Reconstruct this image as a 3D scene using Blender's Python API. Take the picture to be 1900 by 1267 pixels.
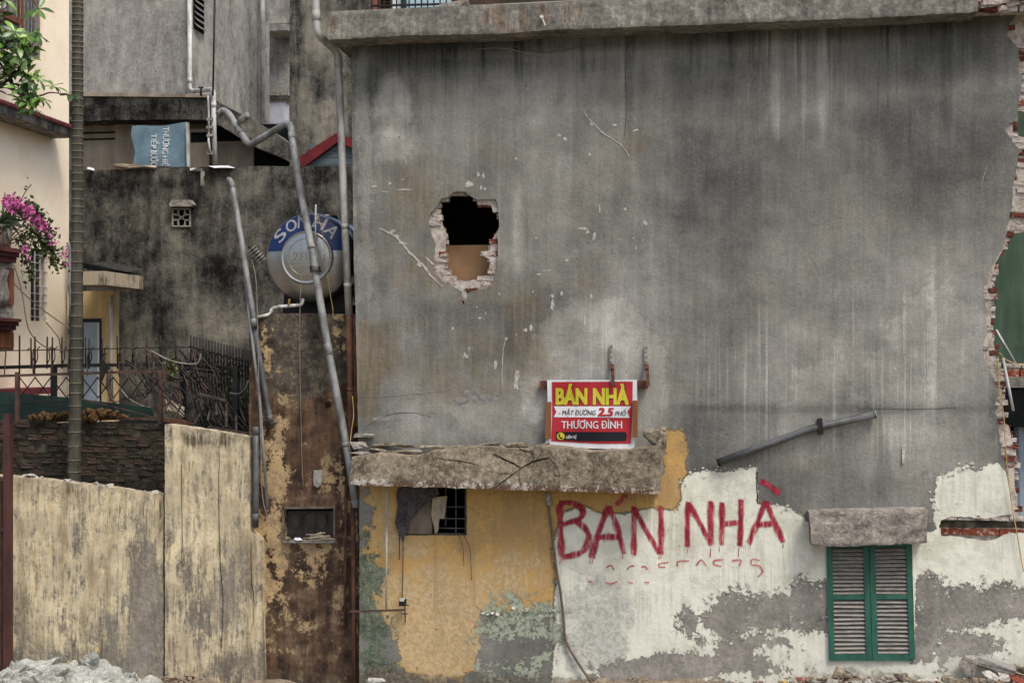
import bpy, bmesh, math, random
import numpy as np
from mathutils import Vector, Matrix, noise as mn
from mathutils.geometry import delaunay_2d_cdt

random.seed(7)
for o in list(bpy.data.objects): bpy.data.objects.remove(o)
C = bpy.context.scene.collection
sc = bpy.context.scene

# ------------------------------------------------------------------ camera, sky, sun, exposure
F, CX, CY, D, H, YAW = 2400.0, 950.0, 660.0, 15.0, 4.1, math.radians(8.5)
cam = bpy.data.cameras.new('camera'); camo = bpy.data.objects.new('camera', cam); C.objects.link(camo)
camo.location = (0, -D, H); camo.rotation_euler = (math.pi/2, 0, YAW)
cam.sensor_width = 36; cam.lens = 36*F/1900; cam.shift_y = (CY-633.5)/1900; cam.clip_end = 2000; cam.clip_start = .1
sc.camera = camo
world = bpy.data.worlds.new('World'); sc.world = world; world.use_nodes = True
SUN_EL, SUN_AZ = math.radians(58), math.radians(136)      # azimuth from +Y clockwise: behind the camera, to the right
nt = world.node_tree
sky = nt.nodes.new('ShaderNodeTexSky'); sky.sky_type = 'NISHITA'; sky.sun_disc = False
sky.sun_elevation = SUN_EL; sky.sun_rotation = SUN_AZ; sky.air_density = 1.0; sky.dust_density = 4.0; sky.ozone_density = 1.0
bg = nt.nodes['Background']; bg.inputs['Strength'].default_value = 0.13
nt.links.new(sky.outputs[0], bg.inputs['Color'])
sl = bpy.data.lights.new('sun', 'SUN'); sl.energy = 1.5; sl.angle = math.radians(15); sl.color = (1, .98, .95)
slo = bpy.data.objects.new('sun', sl); C.objects.link(slo)
sd = Vector((math.sin(SUN_AZ)*math.cos(SUN_EL), math.cos(SUN_AZ)*math.cos(SUN_EL), math.sin(SUN_EL)))
slo.rotation_euler = sd.to_track_quat('Z', 'Y').to_euler(); slo.location = sd*60
vs = sc.view_settings; vs.view_transform = 'Standard'; vs.look = 'None'; vs.exposure = 0.68; vs.gamma = 1; vs.use_curve_mapping = False
sc.cycles.max_bounces = 6; sc.cycles.transparent_max_bounces = 8

# ------------------------------------------------------------------ geometry helpers
RT = Vector((math.cos(YAW), math.sin(YAW), 0)); FW = Vector((-math.sin(YAW), math.cos(YAW), 0)); UP = Vector((0, 0, 1))
CAM = Vector((0, -D, H))
def ray(px, py): return RT*((px-CX)/F) + FW + UP*((CY-py)/F)
def P(px, py, Y=0.0):
    d = ray(px, py); return CAM + d*((Y+D)/d.y)
def PX(px, py, X):
    d = ray(px, py); return CAM + d*(X/d.x)
def S1(Y=0.0, px=950): return (P(px+1, 600, Y)-P(px, 600, Y)).length     # metres per photo pixel

class MB:
    def __init__(s): s.v = []; s.f = []; s.sm = []
    def add(s, vs, fs, smooth=False):
        n = len(s.v); s.v += [tuple(v) for v in vs]
        for f in fs: s.f.append([i+n for i in f]); s.sm.append(smooth)
        return s
    def box(s, lo, hi):
        x0,y0,z0 = lo; x1,y1,z1 = hi
        return s.add([(x0,y0,z0),(x1,y0,z0),(x1,y1,z0),(x0,y1,z0),(x0,y0,z1),(x1,y0,z1),(x1,y1,z1),(x0,y1,z1)],
                     [(0,3,2,1),(4,5,6,7),(0,1,5,4),(1,2,6,5),(2,3,7,6),(3,0,4,7)])
    def prism(s, pts, dvec):
        """pts: 3-D outline facing -Y (any winding); extruded along dvec"""
        pts = [Vector(p) for p in pts]; dvec = Vector(dvec); n = len(pts)
        nrm = Vector((0,0,0))
        for i in range(n): nrm += pts[i].cross(pts[(i+1) % n])
        if nrm.dot(dvec) > 0: pts.reverse()
        vs = pts + [p+dvec for p in pts]
        fs = [list(range(n)), list(range(2*n-1, n-1, -1))] + [[(i+1) % n, i, i+n, (i+1) % n+n] for i in range(n)]
        return s.add(vs, fs)
    def tube(s, path, r, n=8, cap=True, smooth=True):
        path = [Vector(p) for p in path]; m = len(path)
        rs = r if isinstance(r, (list, tuple)) else [r]*m
        vs = []; prev = None
        for i, p in enumerate(path):
            t = (path[min(i+1, m-1)]-path[max(i-1, 0)]).normalized()
            if prev is None:
                a = Vector((0, 0, 1)) if abs(t.z) < .9 else Vector((1, 0, 0))
                u = t.cross(a).normalized()
            else:
                u = (prev - t*prev.dot(t)).normalized()
            prev = u; w = t.cross(u)
            for k in range(n):
                an = 2*math.pi*k/n; vs.append(p + (u*math.cos(an)+w*math.sin(an))*rs[i])
        fs = [[i*n+k, i*n+(k+1) % n, (i+1)*n+(k+1) % n, (i+1)*n+k] for i in range(m-1) for k in range(n)]
        s.add(vs, fs, smooth)
        if cap:
            b = len(s.v)-len(vs)
            s.f.append([b+k for k in range(n-1, -1, -1)]); s.f.append([b+(m-1)*n+k for k in range(n)]); s.sm += [False, False]
        return s
    def bar(s, a, b, w, d=None):
        """square bar from a to b"""
        a, b = Vector(a), Vector(b); d = d or w; t = (b-a).normalized()
        y = Vector((0, 1, 0)) if abs(t.y) < .9 else Vector((1, 0, 0))
        u = t.cross(y).normalized(); y = u.cross(t).normalized()
        vs = [p+u*su*w/2+y*sy*d/2 for p in (a, b) for su, sy in ((-1,-1),(1,-1),(1,1),(-1,1))]
        return s.add(vs, [(0,3,2,1),(4,5,6,7),(0,1,5,4),(1,2,6,5),(2,3,7,6),(3,0,4,7)])
    def build(s, name, mat, parent=None, **tags):
        me = bpy.data.meshes.new(name)
        off = parent_world(parent)
        me.from_pydata([(x-off[0], y-off[1], z-off[2]) for x, y, z in s.v], [], s.f)
        me.polygons.foreach_set('use_smooth', s.sm); me.update()
        bm = bmesh.new(); bm.from_mesh(me); bmesh.ops.recalc_face_normals(bm, faces=bm.faces); bm.to_mesh(me); bm.free()
        return link(name, me, mat, parent, **tags)
def parent_world(p):
    v = Vector((0, 0, 0))
    while p is not None: v += p.location; p = p.parent
    return v
def link(name, me, mat, parent=None, label=None, cat=None, group=None, kind=None):
    o = bpy.data.objects.new(name, me); C.objects.link(o)
    if mat is not None and not me.materials: me.materials.append(mat)
    if parent is not None: o.parent = parent
    if label: o['label'] = label
    if cat: o['category'] = cat
    if group: o['group'] = group
    if kind: o['kind'] = kind
    return o
def thing(name, label, cat, loc=(0, 0, 0), group=None, kind=None):
    return link(name, None, None, None, label, cat, group, kind) if False else _thing(name, label, cat, loc, group, kind)
def _thing(name, label, cat, loc, group, kind):
    o = bpy.data.objects.new(name, None); C.objects.link(o); o.location = loc; o.empty_display_size = .1
    if label: o['label'] = label
    if cat: o['category'] = cat
    if group: o['group'] = group
    if kind: o['kind'] = kind
    return o
def smooth_path(pts, k=6):
    """Catmull-Rom through 3-D points"""
    pts = [Vector(p) for p in pts]; out = []
    for i in range(len(pts)-1):
        p0 = pts[max(i-1, 0)]; p1 = pts[i]; p2 = pts[i+1]; p3 = pts[min(i+2, len(pts)-1)]
        for j in range(k):
            t = j/k
            out.append(.5*((2*p1)+(p2-p0)*t+(2*p0-5*p1+4*p2-p3)*t*t+(3*p1-p0-3*p2+p3)*t**3))
    return out+[pts[-1]]

def inside(pts, poly):
    x, y = pts[:, 0], pts[:, 1]; r = np.zeros(len(pts), bool)
    for (x0, y0), (x1, y1) in zip(poly, np.roll(poly, -1, 0)):
        c = ((y0 > y) != (y1 > y)); xx = (x1-x0)*(y-y0)/((y1-y0) if y1 != y0 else 1e-9)+x0
        r ^= c & (x < xx)
    return r
def sdf(pts, poly):
    poly = np.asarray(poly, float); d = np.full(len(pts), 1e9)
    for a, b in zip(poly, np.roll(poly, -1, 0)):
        ab = b-a; t = np.clip(((pts-a)@ab)/max(ab@ab, 1e-12), 0, 1)
        d = np.minimum(d, np.hypot(*(pts-a-t[:, None]*ab).T))
    return np.where(inside(pts, poly), d, -d)
def rough2(poly, step, amp, seed=0, freq=9.0):
    """subdivide a 2-D outline and jitter it"""
    out = []
    n = len(poly)
    for i in range(n):
        a = Vector(poly[i]); b = Vector(poly[(i+1) % n]); L = (b-a).length; k = max(1, int(L/step))
        for j in range(k):
            p = a.lerp(b, j/k)
            q = Vector((p.x*freq, p.y*freq, seed*3.1))
            nx = mn.noise(q)+.6*mn.noise(q*3.1); ny = mn.noise(q+Vector((9, 4, 2)))+.6*mn.noise(q*3.1+Vector((5, 1, 7)))
            out.append((p.x+nx*amp, p.y+ny*amp))
    return out
def xz(pl, Y=0.0): return [(lambda p: (p.x, p.z))(P(a, b, Y)) for a, b in pl]

def sheet(name, outline, holes, Y, thick, spacing, attrs, mat, parent, relief=0.0, axis='y', **tags):
    """weathered wall sheet in the plane y=Y: outline and holes in (x,z) metres; attrs: {name: f(pts)->values}"""
    outl = np.array(outline, float); hs = [np.array(h, float) for h in holes]
    V = []; E = []
    for pl in [outl]+hs:
        b = len(V); V += [Vector(p) for p in pl]; n = len(pl); E += [(b+i, b+(i+1) % n) for i in range(n)]
    nb = len(V)
    x0, z0 = outl.min(0); x1, z1 = outl.max(0)
    gx, gz = np.meshgrid(np.arange(x0, x1, spacing), np.arange(z0, z1, spacing))
    rg = np.random.default_rng(3)
    g = np.c_[gx.ravel(), gz.ravel()] + rg.uniform(-.2, .2, (gx.size, 2))*spacing
    k = sdf(g, outl) > spacing*.45
    for h in hs: k &= sdf(g, h) < -spacing*.45
    V += [Vector(p) for p in g[k]]
    r = delaunay_2d_cdt(V, E, [], 0, 1e-6)
    vv = np.array([(v.x, v.y) for v in r[0]]); ff = np.array(r[2])
    cen = vv[ff].mean(1); keep = inside(cen, outl)
    for h in hs: keep &= ~inside(cen, h)
    ff = ff[keep]
    off = parent_world(parent)
    yy = np.full(len(vv), Y, float)
    if callable(relief): yy += np.array([relief(a, b) for a, b in vv])
    elif relief:
        yy += np.array([mn.fractal(Vector((a*1.1, b*1.1, 3.0)), 1.0, 2.0, 5)*relief for a, b in vv])
    verts = np.c_[vv[:, 0], yy, vv[:, 1]]
    faces = ff.tolist(); nv = len(verts)
    # rim: boundary edges are those used once
    cnt = {}
    for t in faces:
        for i in range(3):
            a, b = t[i], t[(i+1) % 3]; cnt[(min(a, b), max(a, b))] = cnt.get((min(a, b), max(a, b)), 0)+1
    back = {}; extra = []
    for (a, b), c in cnt.items():
        if c == 1:
            for q in (a, b):
                if q not in back: back[q] = nv+len(extra); extra.append((verts[q][0], (yy[q] if callable(relief) else Y)+thick, verts[q][2]))
            faces.append([a, b, back[b], back[a]])
    allv = np.vstack([verts, np.array(extra)]) if extra else verts
    p2 = allv[:, [0, 2]].copy()
    if axis == 'x': allv = allv[:, [1, 0, 2]].copy(); allv[:, 0] = 2*Y-allv[:, 0]     # thickness then runs to -X
    me = bpy.data.meshes.new(name); me.from_pydata((allv-np.array(off)).tolist(), [], faces)
    bm = bmesh.new(); bm.from_mesh(me); bmesh.ops.recalc_face_normals(bm, faces=bm.faces); bm.to_mesh(me); bm.free()
    # make sure front faces look to -Y
    me.update()
    nn = me.polygons[0].normal
    if (nn.y > 0 if axis == 'y' else nn.x < 0): me.flip_normals()
    for an, fn in attrs.items():
        at = me.attributes.new(an, 'FLOAT', 'POINT'); at.data.foreach_set('value', np.asarray(fn(p2), np.float32))
    return link(name, me, mat, parent, **tags)
def blobs(lst, Y=0.0):
    """soft spots given as (px,py,rx,ry,weight) in photo pixels, turned into metres on the wall plane"""
    q = []
    for px, py, rx, ry, w in lst:
        c = P(px, py, Y); q.append((c.x, c.z, abs(P(px+rx, py, Y).x-c.x), abs(P(px, py+ry, Y).z-c.z), w))
    def fn(p):
        s = np.zeros(len(p))
        for x, z, a, b, w in q:
            d = np.sqrt(((p[:, 0]-x)/a)**2+((p[:, 1]-z)/b)**2); t = np.clip((1.25-d)/.7, 0, 1); s += w*t*t*(3-2*t)
        return s
    return fn
def union(polys, Y=0.0):
    pp = [np.array(xz(p, Y)) for p in polys]
    def fn(p):
        d = np.full(len(p), -9.0)
        for q in pp: d = np.maximum(d, sdf(p, q))
        return np.clip(d, -1, 1)
    return fn

# ------------------------------------------------------------------ node helpers
def lin(c): return tuple(((v/255)/12.92 if v/255 <= .04045 else ((v/255+.055)/1.055)**2.4) for v in c)+(1.0,)
class S:
    def __init__(s, g, o): s.g = g; s.o = o
    def _m(s, op, b, rev=False):
        n = s.g.nt.nodes.new('ShaderNodeMath'); n.operation = op
        a, b = (b, s) if rev else (s, b)
        for i, q in enumerate((a, b)):
            if isinstance(q, S): s.g.nt.links.new(q.o, n.inputs[i])
            else: n.inputs[i].default_value = q
        return S(s.g, n.outputs[0])
    def __add__(s, b): return s._m('ADD', b)
    __radd__ = __add__
    def __mul__(s, b): return s._m('MULTIPLY', b)
    __rmul__ = __mul__
    def __sub__(s, b): return s._m('SUBTRACT', b)
    def __rsub__(s, b): return s._m('SUBTRACT', b, True)
    def max(s, b): return s._m('MAXIMUM', b)
    def min(s, b): return s._m('MINIMUM', b)
    def abs(s): return s._m('ABSOLUTE', 0)
    def pow(s, b): return s._m('POWER', b)
class G:
    def __init__(s, nt): s.nt = nt; s._p = None
    def pos(s):
        if s._p is None: s._p = s.nt.nodes.new('ShaderNodeNewGeometry').outputs['Position']
        return s._p
    def vec(s, st, off):
        n = s.nt.nodes.new('ShaderNodeVectorMath'); n.operation = 'MULTIPLY_ADD'
        s.nt.links.new(s.pos(), n.inputs[0]); n.inputs[1].default_value = st; n.inputs[2].default_value = (off, off*1.7, off*.6)
        return n.outputs[0]
    def noise(s, scale, detail=5, rough=.6, st=(1, 1, 1), off=0.0, dist=0.0, b=1.0):
        n = s.nt.nodes.new('ShaderNodeTexNoise'); n.inputs['Scale'].default_value = scale; n.inputs['Detail'].default_value = detail
        n.inputs['Roughness'].default_value = rough; n.inputs['Distortion'].default_value = dist
        s.nt.links.new(s.vec(st, off), n.inputs['Vector']); r = S(s, n.outputs[0])
        return r if b == 1.0 else (r-.5)*b+.5
    def vor(s, scale, st=(1, 1, 1), off=0.0, feature='DISTANCE_TO_EDGE'):
        n = s.nt.nodes.new('ShaderNodeTexVoronoi'); n.feature = feature; n.inputs['Scale'].default_value = scale
        s.nt.links.new(s.vec(st, off), n.inputs['Vector']); return S(s, n.outputs[0])
    def attr(s, name):
        n = s.nt.nodes.new('ShaderNodeAttribute'); n.attribute_name = name; return S(s, n.outputs['Fac'])
    def rnd(s): return S(s, s.nt.nodes.new('ShaderNodeObjectInfo').outputs['Random'])
    def xyz(s, i):
        n = s.nt.nodes.new('ShaderNodeSeparateXYZ'); s.nt.links.new(s.pos(), n.inputs[0]); return S(s, n.outputs[i])
    def ss(s, x, lo, hi):
        n = s.nt.nodes.new('ShaderNodeMapRange'); n.interpolation_type = 'SMOOTHSTEP'
        if lo > hi: return 1.0-s.ss(x, hi, lo)
        s.nt.links.new(x.o, n.inputs[0]); n.inputs[1].default_value = lo; n.inputs[2].default_value = hi
        n.inputs[3].default_value = 0; n.inputs[4].default_value = 1; return S(s, n.outputs[0])
    def mix(s, f, a, b, mode='MIX'):
        n = s.nt.nodes.new('ShaderNodeMix'); n.data_type = 'RGBA'; n.blend_type = mode; n.clamp_factor = True
        for i, q in ((0, f), (6, a), (7, b)):
            if isinstance(q, S): s.nt.links.new(q.o, n.inputs[i])
            elif isinstance(q, tuple): n.inputs[i].default_value = q if len(q) == 4 else lin(q)
            else: n.inputs[i].default_value = q
        return S(s, n.outputs[2])
    def ramp(s, f, stops):
        n = s.nt.nodes.new('ShaderNodeValToRGB'); s.nt.links.new(f.o, n.inputs[0]); el = n.color_ramp.elements
        while len(el) < len(stops): el.new(.5)
        for e, (p, c) in zip(el, stops): e.position = p; e.color = lin(c)
        return S(s, n.outputs[0])
    def scale(s, c, k):
        """colour times scalar socket"""
        n = s.nt.nodes.new('ShaderNodeVectorMath'); n.operation = 'SCALE'; s.nt.links.new(c.o, n.inputs[0])
        if isinstance(k, S): s.nt.links.new(k.o, n.inputs['Scale'])
        else: n.inputs['Scale'].default_value = k
        return S(s, n.outputs[0])
def material(name, fn):
    m = bpy.data.materials.new(name); m.use_nodes = True; nt = m.node_tree; b = nt.nodes['Principled BSDF']; g = G(nt)
    r = fn(g)
    def put(sock, v):
        if isinstance(v, S): nt.links.new(v.o, sock)
        elif isinstance(v, tuple): sock.default_value = v if len(v) == 4 else lin(v)
        else: sock.default_value = v
    put(b.inputs['Base Color'], r['c']); put(b.inputs['Roughness'], r.get('r', .9)); put(b.inputs['Metallic'], r.get('m', 0.0))
    put(b.inputs['Specular IOR Level'], r.get('s', .25))
    if 'a' in r: put(b.inputs['Alpha'], r['a'])
    if 't' in r: put(b.inputs['Transmission Weight'], r['t'])
    if 'h' in r:
        bp = nt.nodes.new('ShaderNodeBump'); bp.inputs['Strength'].default_value = r.get('hs', .6); bp.inputs['Distance'].default_value = r.get('hd', .01)
        nt.links.new(r['h'].o, bp.inputs['Height']); nt.links.new(bp.outputs[0], b.inputs['Normal'])
    return m
def simple(name, c1, c2=None, rough=.7, metal=0.0, scale=8.0, spec=.3, st=(1, 1, 1), rnd=0.0, bump=.3, bd=.004):
    """two-tone worn surface with fine grain"""
    c2 = c2 or tuple(int(v*.7) for v in c1)
    def fn(g):
        n = g.noise(scale, 6, .65, st); c = g.mix(g.ss(n, .32, .68), c2, c1)
        if rnd: c = g.scale(c, 1.0-rnd+g.rnd()*(2*rnd))
        return dict(c=c, r=rough, m=metal, s=spec, h=n+g.noise(scale*9, 3)*.4, hs=bump, hd=bd)
    return material(name, fn)

# ------------------------------------------------------------------ materials
def m_house(g):
    blot = g.noise(.85, 5, .55, off=8, b=1.3); mid = g.noise(4, 9, .7, off=12); fine = g.noise(34, 6, .78, b=1.2); stF = g.noise(1, 7, .72, (22, 22, 1.3)); stW = g.noise(1, 6, .6, (5, 5, .5), 17, b=1.2)
    cl = g.noise(2.4, 8, .68, off=8, b=1.3); n4 = g.noise(7, 9, .72, off=2, b=1.5); n5 = g.noise(19, 7, .76, off=4, b=1.6); n6 = g.noise(55, 5, .78, off=6, b=1.6); hue = g.noise(.9, 6, .65, off=15)
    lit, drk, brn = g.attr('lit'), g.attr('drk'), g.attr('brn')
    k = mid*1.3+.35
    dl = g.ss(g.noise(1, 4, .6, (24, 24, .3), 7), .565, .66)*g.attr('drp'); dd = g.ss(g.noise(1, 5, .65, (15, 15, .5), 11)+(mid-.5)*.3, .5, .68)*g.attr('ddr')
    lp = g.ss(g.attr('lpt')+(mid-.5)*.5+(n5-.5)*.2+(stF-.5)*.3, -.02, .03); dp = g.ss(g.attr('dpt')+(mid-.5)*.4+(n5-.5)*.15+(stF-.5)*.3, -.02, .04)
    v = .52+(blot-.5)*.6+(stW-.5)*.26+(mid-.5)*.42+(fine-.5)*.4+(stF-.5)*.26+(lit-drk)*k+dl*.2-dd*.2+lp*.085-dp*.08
    grey = g.ramp(v, [(.08, (53, 54, 53)), (.32, (90, 90, 86)), (.52, (118, 117, 110)), (.74, (148, 146, 138)), (1, (187, 185, 175))])
    grey = g.mix(g.ss(hue+(mid-.5)*.3, .45, .66)*.22, grey, g.mix(g.ss(v, .3, .7), (88, 84, 72), (138, 133, 117)))
    grey = g.mix(g.ss(brn+(cl-.5)*1.1+(stF-.5)*.5, .2, .8)*.62, grey, g.mix(g.ss(stF+(n5-.5)*.4, .35, .65), (94, 84, 66), (130, 114, 88)))
    cem = g.ramp(cl*.6+n5*.4+(fine-.5)*.3, [(.28, (94, 91, 86)), (.44, (126, 122, 115)), (.56, (146, 141, 132)), (.72, (174, 168, 157))])
    # mint white paint
    mint = g.mix(g.ss(cl+(n4-.5)*.6, .4, .66), (216, 215, 199), (198, 197, 180))
    mint = g.mix(g.ss(stF+(blot-.5)*.6, .52, .70)*.5, mint, (170, 167, 151))
    mint = g.mix(g.ss(n5*.6+n6*.4+(cl-.5)*.4, .62, .72)*.55, mint, (134, 131, 117))
    mint = g.mix(g.ss(n6, .74, .8)*.6, mint, (108, 104, 90))
    mint = g.mix(g.ss(g.attr('gst')+(n4-.5)*1.4+(n5-.5)*.6, .3, .8)*.75, mint, g.mix(g.ss(n5, .4, .6), (146, 144, 136), (182, 183, 174)))
    mot = g.attr('mot')
    en0 = g.attr('exp'); mm = g.ss(n4*.4+cl*.3+n5*.3+mot*.6+g.ss(en0, -.3, -.02)*.085, .83, .845)
    em = g.ss(g.attr('exp')+(n4-.5)*.34+(n5-.5)*.24+(n6-.5)*.1, -.006, .006)
    em = em*(1.0-g.ss(n5*.6+n4*.4, .60, .62)*g.ss(g.attr('exp'), .30, .02))
    en = g.attr('exp')+(n4-.5)*.34+(n5-.5)*.24+(n6-.5)*.1; rim = g.ss(en, -.002, .003)*g.ss(en, .03, .008)  # rim: thin shadow line painted into the cement along the paint edge
    ex = em.max(mm); cem = g.mix(rim*.6, cem, (70, 66, 60)); mint = g.mix(g.ss(en, -.03, -.004)*.35, mint, (224, 222, 210)); mint = g.mix(ex, mint, cem)
    mk = g.ss(g.attr('mint')+(n4-.5)*.10+(n5-.5)*.07+(n6-.5)*.04, -.004, .004)
    c = g.mix(mk, grey, mint)
    # yellow paint
    yel = g.mix(g.ss(cl+(n5-.5)*.6, .36, .64), (188, 153, 94), (168, 138, 92))
    yel = g.mix(g.ss(n5*.5+n6*.5+(cl-.5)*.3, .54, .7)*.55, yel, (138, 110, 74))
    yel = g.mix(g.ss(stW+(n4-.5)*.5, .52, .72)*.45, yel, (150, 128, 94))
    fad = g.attr('fad')
    yel = g.mix(g.ss(fad+(cl-.5)*1.5+(n5-.5)*.9+(n6-.5)*.5, .3, .85)*.8, yel, g.mix(g.ss(n5+(n6-.5)*.6, .4, .6), (166, 144, 108), (192, 172, 136)))
    yel = g.mix(g.ss(stF+(blot-.5)*.4, .57, .70)*.35, yel, (205, 180, 136))
    yel = g.mix(g.ss(g.noise(1, 5, .65, (9, 9, .5), 3)+(n5-.5)*.3, .58, .7)*.4, yel, (132, 112, 82))
    ymot = g.attr('ymt'); ym = g.ss(n4*.4+cl*.35+n5*.25+ymot*.6, .82, .85)
    pale = g.mix(g.ss(n5+(n4-.5)*.4, .42, .56), (116, 112, 101), (164, 170, 150))
    grn = g.ramp(cl*.6+n5*.4+(n6-.5)*.4, [(.3, (44, 48, 41)), (.45, (82, 90, 76)), (.56, (108, 116, 97)), (.68, (142, 142, 118))])
    yel = g.mix(ym, yel, g.mix(g.ss(n4, .45, .58), cem, pale))
    ylo = g.ss(fad, .05, .5)*.45+.1
    yk = g.ss(g.attr('yel')+(n4-.5)*ylo+(n5-.5)*.12+(cl-.5)*ylo+(n6-.5)*.04, -.004, .004)
    c = g.mix(yk, c, yel)
    gk = g.ss(g.attr('grn')+(n4-.5)*.75+(cl-.5)*.9+(n5-.5)*.3, -.05, .05)
    c = g.mix(gk, c, grn)
    pk = g.ss(g.attr('pal')+(n4-.5)*.7+(n5-.5)*.4+(cl-.5)*.9, -.02, .03)
    c = g.mix(pk, c, g.mix(g.ss(n5*.6+n4*.4+(n6-.5)*.3, .43, .54), (104, 102, 92), (154, 162, 142)))
    c = g.mix(g.ss(g.attr('dir')+(n4-.5)*1.4+(n5-.5)*.6, .35, 1.0)*.8, c, g.ramp(n5, [(.3, (62, 57, 50)), (.55, (104, 95, 82)), (.72, (144, 134, 116))]))
    # pin holes and knocks
    c = g.mix(g.ss(g.noise(16, 3, .5, off=21), .73, .76)*.7, c, (58, 55, 50))
    h = mk*1.1*(1.0-ex)+yk*.9*(1.0-ym)+fine*.2+n5*.3+cl*.3+pk*.3
    return dict(c=c, r=.93, s=.12, h=h, hs=.9, hd=.016)
M_house = material('weathered house wall', m_house)

def m_brick(g):
    r = g.rnd(); n = g.noise(20, 7, .74); n2 = g.noise(6, 5, .65, off=3)
    c = g.ramp(r*.6+n*.4, [(.15, (70, 40, 34)), (.45, (122, 70, 57)), (.7, (142, 88, 70)), (1, (96, 58, 48))])
    mo = g.ss(n2*.55+n*.45+(r-.5)*.34, .40, .46)
    c = g.mix(mo, c, g.ramp(n, [(.3, (118, 108, 99)), (.5, (164, 154, 144)), (.7, (196, 188, 178))]))
    return dict(c=c, r=.95, s=.1, h=n+n2, hs=1, hd=.016)
M_brick = material('broken brick with mortar', m_brick)
def m_brick2(g):
    r = g.rnd(); n = g.noise(20, 6, .7)
    c = g.ramp(r*.6+n*.4, [(.1, (78, 40, 33)), (.5, (132, 72, 55)), (1, (106, 56, 45))])
    c = g.mix(g.ss(n, .52, .62)*.7, c, (172, 158, 144))
    return dict(c=c, r=.95, s=.1, h=n, hs=.8, hd=.01)
M_brick_red = material('clean red brick', m_brick2)
M_mortar = simple('pale crumbly mortar', (196, 186, 174), (142, 132, 122), .95, 0, 14, .1, bump=1, bd=.015)
def m_oldbrick(g):
    r = g.rnd(); n = g.noise(16, 8, .74); n2 = g.noise(2.6, 7, .7)
    c = g.ramp(r*.55+n*.45, [(.2, (42, 39, 34)), (.42, (62, 53, 46)), (.6, (82, 66, 57)), (.8, (58, 52, 45)), (1, (98, 91, 77))])
    c = g.mix(g.ss(n2*.6+n*.4, .46, .58)*.85, c, g.mix(g.ss(n, .4, .6), (36, 34, 28), (66, 62, 52)))
    c = g.mix(g.ss(g.noise(9, 7, .72, off=7), .6, .66)*.7, c, (106, 100, 84))
    return dict(c=c, r=.95, s=.08, h=n, hs=1, hd=.016)
M_oldbrick = material('sooty weathered brick', m_oldbrick)
def m_oldmortar(g):
    n = g.noise(10, 6, .7); n2 = g.noise(2.5, 5, .6)
    c = g.ramp(n2*.5+n*.5, [(.3, (30, 28, 24)), (.5, (52, 48, 40)), (.66, (84, 80, 66)), (.8, (112, 104, 88))])
    return dict(c=c, r=.95, s=.1, h=n, hs=1, hd=.02)
M_oldmortar = material('dark mossy mortar', m_oldmortar)

def m_slab(g):
    n = g.noise(3, 9, .72, b=1.3); n2 = g.noise(14, 8, .77, b=1.5); st = g.noise(1, 5, .65, (11, 11, .8), b=1.3); stn = g.attr('rust')
    c = g.ramp(n*.55+n2*.45+(st-.5)*.25, [(.3, (74, 72, 67)), (.44, (104, 101, 94)), (.54, (126, 122, 113)), (.68, (164, 158, 144))])
    rs = g.ss(st+(n2-.5)*.3, .52, .6)*g.ss(stn, .1, .5)
    c = g.mix(rs*.7, c, g.mix(g.ss(n2, .4, .6), (84, 66, 50), (112, 92, 72)))
    c = g.mix(g.ss(g.noise(1, 4, .6, (7, 7, .6), 4), .6, .68)*.4, c, (70, 68, 64))
    return dict(c=c, r=.93, s=.12, h=n+n2*.6, hs=.9, hd=.016)
M_slab = material('stained concrete', m_slab)
def m_awn(g):
    n = g.noise(3.5, 9, .72, b=1.4); n2 = g.noise(17, 8, .77, off=3, b=1.5); z = g.attr('low'); n3 = g.noise(50, 5, .78, b=1.6)
    c = g.ramp(n*.5+n2*.5+(n3-.5)*.3, [(.3, (72, 65, 55)), (.43, (112, 103, 88)), (.53, (144, 132, 113)), (.64, (176, 164, 144))])
    rid = g.ss((g.noise(13, 7, .7, off=6, dist=.6)-.5).abs(), .03, .0)
    c = g.mix(rid*.6*g.ss(n, .42, .55), c, (190, 178, 150))
    lowm = g.ss(z+(n2-.5)*1.0+(n-.5)*.5, .72, .82)
    c = g.mix(lowm*.85, c, g.mix(g.ss(n*.5+n2*.5+(n3-.5)*.2, .52, .55), (106, 80, 62), (196, 190, 178)))
    return dict(c=c, r=.95, s=.1, h=n*.2+n2*.7+rid*.4+n3*.3-lowm*.3, hs=1, hd=.012)
M_awn = material('cracked brown concrete', m_awn)
def m_lintel(g):
    n = g.noise(5, 9, .74, b=1.4); n2 = g.noise(20, 8, .78, off=3, b=1.5)
    c = g.ramp(n*.5+n2*.5, [(.3, (80, 76, 70)), (.44, (124, 118, 109)), (.54, (154, 147, 136)), (.68, (188, 180, 168))])
    return dict(c=c, r=.95, s=.1, h=n+n2*.7, hs=1, hd=.02)
M_lintel = material('hacked rough concrete', m_lintel)

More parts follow.
